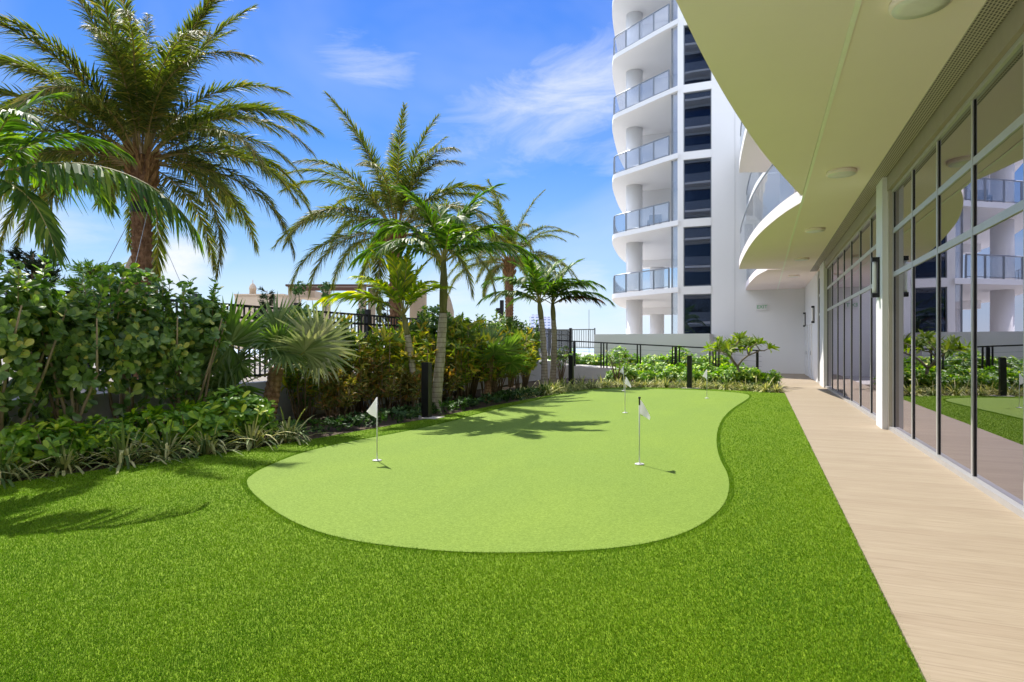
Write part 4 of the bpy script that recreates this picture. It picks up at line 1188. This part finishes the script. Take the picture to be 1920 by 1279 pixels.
def feather_palm(base, top, r0, r1, label, spec, sets, sc=1.0, shaft=0.55, group=None):
    base = np.array(base, float); top = np.array(top, float)
    t = thing('feather_palm', label, 'palm tree', tuple(base), 0, group)
    d = top - base; H = d[2]
    zs = np.linspace(0, 1 - shaft / H, 40)
    bow = np.array([0.05, 0.03, 0])
    pt = [d * z + bow * math.sin(z * 3.14) for z in zs]; pt[0] = pt[0] - np.array([0, 0, 0.05])
    rad = [r0 + (r1 - r0) * z ** 0.8 + (0.05 * r0 if i % 4 == 0 else 0) + 0.25 * r0 * math.exp(-z * 14) for i, z in enumerate(zs)]
    MB().tube(pt, rad, 14).build('trunk', M['smooth_trunk'], t, True)
    z2 = np.linspace(1 - shaft / H, 1.0, 10)
    MB().tube([d * z + bow * math.sin(z * 3.14) for z in z2], [r1 * (1.02 + 0.25 * math.sin((z - z2[0]) / (1 - z2[0]) * 2.6)) * (1 - 0.45 * ((z - z2[0]) / (1 - z2[0])) ** 2) for z in z2], 14).build('crownshaft', M['crownshaft'], t, True)
    for (kind, az, s, tx) in spec:
        a = YAW + R(az)      # 0 = to the right of the picture, 90 = away from the camera
        if isinstance(kind, str): ms = sets[kind]; me = ms[int(abs(az)) % len(ms)]
        else: me = kind
        put(me, 'frond', t, tuple(d - np.array([0, 0, 0.06])), a, sc * s, (tx, 0))
    return t


b = G(815, 772); tp = PZ(832, 487, 13.35)
feather_palm(b, tp, 0.118, 0.076, 'tall feather palm with pale ringed trunk beside the black bollard',
             [('up', 100, 1.0, 0), ('up', 15, 1.15, 0.1), ('mid', 25, 1.05, 0.0), ('out', 5, 1.12, 0.15), ('out', -25, 0.9, 0), ('up', 165, 1.15, 0), ('mid', 150, 1.15, 0), ('mid', 190, 1.1, 0), ('out', 172, 1.1, 0), ('up', 215, 1.0, 0), ('mid', 75, 1.0, 0), ('mid', -70, 0.95, 0), ('out', 235, 0.95, 0), ('up', 50, 1.0, 0.2)], ADO, 1.06, 1.15)
b = G(778, 774); tp = PZ(756, 588, 13.0)
feather_palm(b, tp, 0.085, 0.055, 'small leaning feather palm with yellow-green fronds left of the tall ringed palm',
             [('up', 90, 1.0, 0), ('up', 30, 0.85, 0.1), ('mid', 10, 0.75, 0), ('out', 172, 1.15, 0), ('mid', 150, 1.0, 0), ('out', 190, 0.95, 0.2), ('mid', -40, 0.8, 0), ('up', 200, 0.9, 0), ('up', 130, 1.0, 0), ('mid', 60, 0.9, 0), ('mid', 235, 0.9, 0)], YEL, 1.08, 0.45)
b = G(1021, 722); tp = PZ(1011, 566, 21.9)
feather_palm(b, tp, 0.12, 0.085, 'left one of two slim feather palms at the back of the left bed',
             [('up', 95, 0.95, 0), ('mid', 30, 0.95, 0), ('out', 8, 1.0, 0), ('mid', 165, 1.05, 0), ('out', 185, 1.0, 0), ('up', 160, 0.9, 0), ('mid', 250, 0.9, 0), ('out', 215, 0.9, 0), ('mid', 80, 1.0, 0), ('up', 30, 1.0, 0), ('up', 230, 1.0, 0), ('mid', 195, 1.0, 0), ('mid', -30, 0.9, 0)], ADO, 1.2, 0.6, 'twin feather palms at the back')
b = G(1036, 719); tp = PZ(1036, 568, 22.3)
feather_palm(b, tp, 0.12, 0.08, 'right one of two slim feather palms at the back, with some reddish fronds',
             [('up', 50, 0.9, 0), ('mid', 15, 1.0, 0), (RED, 12, 1.15, 0), (RED, -12, 0.95, 0.2), ('out', -5, 1.05, 0), ('mid', 120, 0.9, 0), ('mid', -60, 0.8, 0), ('out', 170, 0.8, 0), ('up', 10, 1.05, 0), ('up', 120, 1.0, 0), ('mid', 35, 1.0, 0)], ADO, 1.15, 0.6, 'twin feather palms at the back')
tp = PZ(-30, 325, 6.9); b = np.array([tp[0] - 0.05, tp[1] - 0.05, 0])
feather_palm(b, tp, 0.13, 0.085, 'feather palm mostly beyond the left edge, its long fronds hanging into the frame',
             [('long', 3, 1.0, 0), ('hang', -16, 0.85, 0), ('up', 60, 0.9, 0), ('mid', 40, 0.85, 0), ('mid', -30, 0.75, 0), ('out', 75, 0.9, 0), ('mid', 120, 1, 0), ('out', 180, 1, 0), ('mid', 230, 1, 0), ('out', 280, 0.9, 0)], ADO, 1.0, 0.6)


# ---- fan palms
def fan_leaf(seed, pet=0.7, rad=0.66, seg=42, spread=150, mats=None, pitch=0):
    """petiole along +X, blade at its end"""
    rng = np.random.default_rng(seed); mb = MB()
    mb.tube([(0, 0, 0), (pet * 0.5, 0, 0.02), (pet, 0, 0)], [0.014, 0.011, 0.009], 5, 1)
    a = np.radians(np.linspace(-spread, spread, seg) + rng.normal(size=seg) * 1.2)
    A = np.stack([np.cos(a), np.sin(a), 0.20 + 0.12 * np.cos(a * 2) + rng.normal(size=seg) * 0.04 + 0.10 * (np.arange(seg) % 2)], 1)
    cp, sp = math.cos(R(pitch)), math.sin(R(pitch))
    A = np.stack([A[:, 0] * cp + A[:, 2] * sp, A[:, 1], A[:, 2] * cp - A[:, 0] * sp], 1)
    L = rad * (0.80 + 0.20 * np.cos(a * 0.6)) * rng.uniform(0.9, 1.08, seg)
    w = 2 * rad * 0.5 * math.radians(2 * spread / seg) * 1.05
    prof = [(0.02, 0.06), (0.25, 0.5), (0.44, 0.86), (0.58, 0.56), (0.8, 0.30), (1.0, 0.03)]
    mb.leaves(np.tile([pet, 0, 0.0], (seg, 1)), A, np.tile([sp, 0, cp], (seg, 1)), L, w, prof, 0.18, rng.uniform(0.25, 0.55, seg), 0, False)
    return mb.mesh('fan_leaf', mats or [M['l_fan'], M['petiole']])


FANS = [fan_leaf(s) for s in (101, 102, 103)]
FHANG = fan_leaf(105, 0.75, 0.66, 38, 165, None, 78)
M['l_silver'] = leaf_mat('silver_fan_leaf', [(0, (0.20, 0.24, 0.12)), (0.5, (0.36, 0.40, 0.25)), (1, (0.50, 0.48, 0.32))], 0.25, 0.2, (0.24, 0.25, 0.13), 1.2)  # paler, silvery variant of the fan leaf
FSIL = fan_leaf(104, mats=[M['l_silver'], M['petiole']])


def orient(o, az, el, roll):
    o.rotation_mode = 'QUATERNION'
    q = Matrix.Rotation(az, 4, 'Z') @ Matrix.Rotation(-el, 4, 'Y') @ Matrix.Rotation(roll, 4, 'X')
    o.rotation_quaternion = q.to_quaternion()


def fan_palm(base, top, r, label, spec, sc=1.0):
    base = np.array(base); top = np.array(top); d = top - base
    t = thing('fan_palm', label, 'palm', tuple(base), 0, 'fan palms in the left bed')
    rng = np.random.default_rng(9); k = 24
    pt = [d * z + np.array([0, 0, -0.04 if z == 0 else 0]) for z in np.linspace(0, 1, k)]
    MB().tube(pt, [r * (1.25 - 0.25 * i / k) * (1.10 if i % 2 else 0.95) for i in range(k)], 12).build('trunk', M['fan_trunk'], t, False)
    for (m, az, el, roll, s) in spec:
        o = put(m, 'fan_leaf', t, tuple(d - np.array([0, 0, 0.04])), 0, sc * s); orient(o, YAW + R(az), R(el), R(roll))
    return t


b = G(497, 806); tp = PZ(519, 690, 10.4)
fan_palm(b, tp, 0.11, 'broad fan palm with short brown trunk in front of the hedge, left of the flag',
         [(FANS[0], 222, 30, 82, 1.22), (FANS[2], 95, 82, 0, 0.95), (FSIL, -6, 33, -80, 1.12), (FSIL, -28, 26, -35, 1.0), (FHANG, 262, 58, 0, 0.72), (FHANG, 222, 14, 0, 0.8), (FANS[1], 208, -22, 65, 1.0),
          (FHANG, 305, 34, 0, 0.7), (FANS[0], 300, 55, 0, 0.7)], 1.0)
b = G(960, 752); b = b + np.array([-0.6, -0.2, 0]); tp = b + np.array([0.05, 0.05, 0.85])
fan_palm(b, tp, 0.08, 'smaller fan palm with bright fans in front of the furthest hedge shrubs',
         [(FANS[0], 150, 55, 60, 1.0), (FANS[1], 20, 40, -60, 1.0), (FANS[2], 90, 70, 0, 1.0), (FANS[0], -20, 15, -30, 0.9), (FANS[1], 200, 20, 40, 0.9), (FANS[2], -70, 45, 0, 0.8)], 0.95)


# ---- frangipani tree
def frangipani():
    p = G(1388, 722) + np.array([0, 0.0, 0]); p = PZ(1388, 722, 21.4); p[2] = 0
    t = thing('frangipani_tree', 'small frangipani tree with forked grey branches and bright green leaf tufts before the white wall', 'tree', tuple(p))
    rng = np.random.default_rng(77); tr = MB(); tips = []; dirs = []

    def grow(p0, d, L, r, depth):
        d = unit(d); p1 = p0 + d * L
        tr.tube([p0, p0 + d * L * 0.5 + rng.normal(size=3) * 0.02, p1], [r, r * 0.9, r * 0.8], 7)
        if depth == 0: tips.append(p1); dirs.append(d + np.array([0, 0, 0.5])); return
        k = 3 if depth > 1 else 2; a0 = rng.uniform(0, 6.28)
        for i in range(k):
            a = a0 + 2 * math.pi * i / k + rng.normal() * 0.25
            side = np.array([math.cos(a), math.sin(a), 0.12])
            grow(p1, d * 0.62 + side * 0.78, L * rng.uniform(0.62, 0.82), r * 0.72, depth - 1)
    grow(np.array([0, 0, -0.03]), np.array([-0.12, 0, 1.0]), 0.62, 0.045, 3)
    tr.build('trunk', M['greystem'], t, True)
    lf = MB(); T = np.array(tips); Dn = np.array(dirs)
    rosettes(lf, T, Dn, rng, 22, 0.27, 0.075, LANCE, 64, 0.10, 0.22, 0, 0.025)
    lf.build('crown', M['l_plum'], t)
    t.scale = (1.2, 1.2, 1.18)


frangipani()
# bare twiggy shrubs in front of the ramp
for i, (px, Zd, h) in enumerate(((1052, 23.0, 1.35), (1158, 22.5, 1.25))):
    q = PZ(px, 700, Zd); rng = np.random.default_rng(130 + i); tr = MB(); T = []
    t = thing('twiggy_shrub', ['sparse twiggy shrub left of the back corner bollard', 'sparse twiggy shrub behind the furthest flags'][i], 'shrub', (q[0], q[1], 0), 0, 'sparse twiggy shrubs')
    for s in range(12):
        a = rng.uniform(0, 6.28); sp = rng.uniform(0.1, 0.6); hh = h * rng.uniform(0.6, 1.05)
        e = np.array([sp * math.cos(a), sp * math.sin(a), hh]); tr.tube([(0, 0, -0.03), e * 0.5 + rng.normal(size=3) * 0.06, e], [0.016, 0.012, 0.006], 5)
        for k in range(3): T.append(e * rng.uniform(0.6, 1.0))
    tr.build('stems', M['stem'], t, True)
    lf = MB(); rosettes(lf, np.array(T), np.tile([0, 0, 1.0], (len(T), 1)), rng, 5, 0.10, 0.05, PADDLE, 55, 0.1, 0.1); lf.build('foliage', M['l_clusia'], t)


# small tree top seen over the grey wall, dark needle trees behind the hedge
def needle_tree(px, Z, ztop, h, label, seed, mat, wd=0.35):
    q = PZ(px, 600, Z); rng = np.random.default_rng(seed)
    t = thing('needle_tree', label, 'tree', (q[0], q[1], ztop - h), 0, 'wispy trees behind the hedge')
    tr = MB(); tr.tube([(0, 0, 0), (0.02, 0, h * 0.5), (0, 0.02, h)], [0.04, 0.03, 0.008], 6); P = []; A = []
    for s in range(34):
        z = h * rng.uniform(0.35, 1.0); a = rng.uniform(0, 6.28); L = wd * (1.25 - z / h) * rng.uniform(0.8, 1.6) + 0.1
        e = np.array([L * math.cos(a), L * math.sin(a), z + L * 0.5]); tr.tube([(0, 0, z), e * 0.5 + np.array([0, 0, z * 0.5]), e], [0.012, 0.009, 0.004], 4)
        for k in range(9): P.append(np.array([0, 0, z]) + (e - np.array([0, 0, z])) * rng.uniform(0.3, 1.02)); A.append(unit(e - np.array([0, 0, z])))
    tr.build('trunk', M['stem'], t, True)
    lf = MB(); rosettes(lf, np.array(P), np.array(A), rng, 6, 0.12, 0.02, LEAFLET, 45, 0, 0.1, 0, 0.02); lf.build('crown', mat, t)


needle_tree(60, 10.5, 2.95, 2.2, 'dark wispy tree showing above the hedge at the far left', 141, M['l_needle'], 0.5)
needle_tree(165, 10.5, 2.65, 2.0, 'olive wispy tree top above the hedge left of the big date palm trunk', 142, M['l_scheff'], 0.4)
needle_tree(500, 22, 3.35, 2.6, 'thin wispy tree beside the cream cupola behind the fence', 143, M['l_needle'], 0.35)
needle_tree(726, 22, 2.9, 2.2, 'thin wispy tree behind the small leaning palm', 144, M['l_needle'], 0.4)

# ------------------------------------------------------------------ the neighbouring terrace: pavilion, pergola, pylons, lamp, skyline
def bx_at(mb, x0, x1, y0, y1, Z, dep, mi=0):
    """a block facing the lawn: its picture rectangle at distance Z, depth dep"""
    a = PZ(x0, y1, Z); b_ = PZ(x1, y0, Z)
    f = np.array([FW[0], FW[1], 0]) * dep
    v = []
    for base in (np.zeros(3), f):
        for (q, z) in ((a, a[2]), (b_, a[2]), (b_, b_[2]), (a, b_[2])): v.append(np.array([q[0], q[1], z]) + base)
    mb.add(v, [(0, 1, 2, 3), (7, 6, 5, 4), (0, 4, 5, 1), (1, 5, 6, 2), (2, 6, 7, 3), (3, 7, 4, 0)], mi)


c = PZ(474, 640, 45)
pv = thing('pavilion', 'cream pavilion with small domed cupola on the next terrace behind the fence', 'building', (c[0], c[1], 0.55))
m = MB(); bx_at(m, 440, 530, 554, 655, 45, 4); part(m, 'wall', M['beige'], pv)
m = MB(); bx_at(m, 438, 532, 551, 553.9, 44.9, 4.2); part(m, 'cornice', M['beige'], pv)
k = PZ(474, 551, 47); dm = MB()
dm.lathe([(0.24, k[2] - 0.05), (0.24, k[2] + 0.32), (0.28, k[2] + 0.34), (0.27, k[2] + 0.42), (0.22, k[2] + 0.6), (0.12, k[2] + 0.74), (0.03, k[2] + 0.8), (0.025, k[2] + 1.05), (0.005, k[2] + 1.08)], (k[0], k[1], 0), 20)
part(dm, 'cupola', M['beige'], pv, True)

c = PZ(620, 640, 30)
pg = thing('pergola', 'beige stone pergola with brown beams and vines on the next terrace', 'pergola', (c[0], c[1], 0.55))
for (x0, x1) in ((540, 551), (604, 616), (672, 684), (738, 749)):
    m = MB(); bx_at(m, x0, x1, 537, 655, 30, 0.35); part(m, 'pillar', M['beige'], pg)
m = MB(); bx_at(m, 535, 795, 533, 536.9, 29.9, 0.5); part(m, 'beam', M['brown'], pg)
m = MB(); bx_at(m, 552, 671, 537, 545, 31.5, 0.1); part(m, 'beam', M['brown'], pg)
m = MB(); bx_at(m, 553, 590, 545.2, 558, 32.0, 2); part(m, 'ceiling', M['beige'], pg)
m = MB(); bx_at(m, 768, 797, 541, 655, 31, 0.6); part(m, 'end_wall', M['beige'], pg)
# gathered curtain on the pergola
cu = MB(); a0 = PZ(690, 655, 30.3); a1 = PZ(704, 655, 30.3); pts = []
for i in range(25):
    s = i / 24; q = a0 + (a1 - a0) * s; q = q + FW * 0.05 * math.sin(i * 1.6)
    pts.append(q)
pts = np.array(pts); hi = PZ(690, 540, 30.3)[2]
v = np.concatenate([pts * [1, 1, 0] + [0, 0, 0.56], pts * [1, 1, 0] + [0, 0, hi], (pts + FW * 0.01) * [1, 1, 0] + [0, 0, 0.56], (pts + FW * 0.01) * [1, 1, 0] + [0, 0, hi]])
F = [(i, i + 1, 26 + i, 25 + i) for i in range(24)] + [(75 + i, 76 + i, 51 + i, 50 + i) for i in range(24)]
part(cu.add(v, F), 'curtain', plain('cream_cloth', (0.66, 0.57, 0.45), 0.9), pg, True)
rng = np.random.default_rng(150)
for i, (px, py, sx, sz) in enumerate(((560, 540, 0.45, 0.35), (610, 545, 0.3, 0.6), (675, 590, 0.35, 0.7), (740, 570, 0.3, 0.7))):
    q = PZ(px, py, 29.6); m = MB(); T, D_ = blob_tips(60, (sx, sx, sz), rng, 8, 0.3)
    rosettes(m, T, D_, rng, 5, 0.13, 0.06, LANCE, 60, 0.1, 0.1)
    m.tube([(0, 0, 0.55 - q[2]), (0.03, 0, -0.5), (0, 0, sz * 0.5)], [0.03, 0.02, 0.01], 5)
    o = m.build('climbing_vine', M['l_dark'], None, False, tuple(q)); tag(o, ['vine hanging over the left corner of the pergola', 'vine climbing the second pergola pillar', 'vine on the third pergola pillar', 'vine on the right pergola pillar behind the small palm'][i], 'vine', 'vines on the pergola')


def pylon(px0, px1, ytop, Z, label, flip):
    a = PZ(px0, 640, Z); b_ = PZ(px1, 640, Z); zt = PZ(px0, ytop, Z)[2]; f = FW * 0.9
    c = (a + b_) / 2; t = thing('stone_pylon', label, 'pylon', (c[0], c[1], 0.55), 0, 'sloped stone pylons')
    lo, hi = (0.72, 1.0) if flip else (1.0, 0.72)
    n = 8; prof = [(a[:2] + (b_[:2] - a[:2]) * (i / n), 0.55 + (zt - 0.55) * (1 - 0.3 * ((i / n) ** 2 if not flip else (1 - i / n) ** 2))) for i in range(n + 1)]
    v = []; F = []
    for off in (np.zeros(3), f):
        for q, z in prof: v.append((q[0] + off[0], q[1] + off[1], 0.55)); v.append((q[0] + off[0], q[1] + off[1], z))
    k = 2 * (n + 1)
    for i in range(n):
        j = 2 * i; F += [(j, j + 2, j + 3, j + 1), (k + j + 1, k + j + 3, k + j + 2, k + j), (j + 1, j + 3, k + j + 3, k + j + 1)]
    F += [(0, 1, k + 1, k), (2 * n, k + 2 * n, k + 2 * n + 1, 2 * n + 1)]
    o = MB().add(v, F); part(o, 'shaft', M['beige'], t)


pylon(222, 262, 466, 17, 'beige sloped stone pylon behind the big date palm trunk', True)
pylon(830, 848, 541, 31, 'beige curved stone pylon right of the tall ringed palm trunk', False)

q = PZ(941, 590, 24); lp = thing('terrace_lamp', 'short black lamp post beside the furthest date palm trunk', 'lamp post', (q[0], q[1], 0.55))
zt = PZ(941, 563, 24)[2] - 0.55
MB().box(-0.06, 0.06, -0.06, 0.06, 0, zt).build('post', M['black'], lp); MB().box(-0.22, -0.062, -0.06, 0.06, zt - 0.5, zt - 0.3).build('lamp_head', M['black'], lp)


def far_block(px0, px1, y0, Z, label, c):
    a = PZ((px0 + px1) / 2, 640, Z); wd = (px1 - px0) * Z / FPX; zt = PZ(px0, y0, Z)[2]
    t = thing('distant_tower', label, 'building', (a[0], a[1], -30), YAW, 'distant hazy towers')
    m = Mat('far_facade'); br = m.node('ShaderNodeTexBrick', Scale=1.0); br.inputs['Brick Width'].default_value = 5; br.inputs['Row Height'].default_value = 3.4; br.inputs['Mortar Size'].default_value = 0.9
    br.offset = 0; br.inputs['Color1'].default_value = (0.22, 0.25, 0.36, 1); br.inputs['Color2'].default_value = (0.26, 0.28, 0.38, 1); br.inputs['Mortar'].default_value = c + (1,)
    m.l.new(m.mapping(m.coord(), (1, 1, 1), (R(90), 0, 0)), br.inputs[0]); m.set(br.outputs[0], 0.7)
    h = zt + 30
    MB().box(-wd / 2, wd / 2, 0, wd * 0.7, 0, h * 0.97).box(-wd * 0.3, wd * 0.3, wd * 0.1, wd * 0.5, h * 0.971, h).build('wall', m.m, t)


far_block(993, 1013, 590, 700, 'left one of two pale distant high-rises above the fence', (0.60, 0.58, 0.64))
far_block(1015, 1036, 594, 760, 'right one of two pale distant high-rises above the fence', (0.58, 0.56, 0.62))
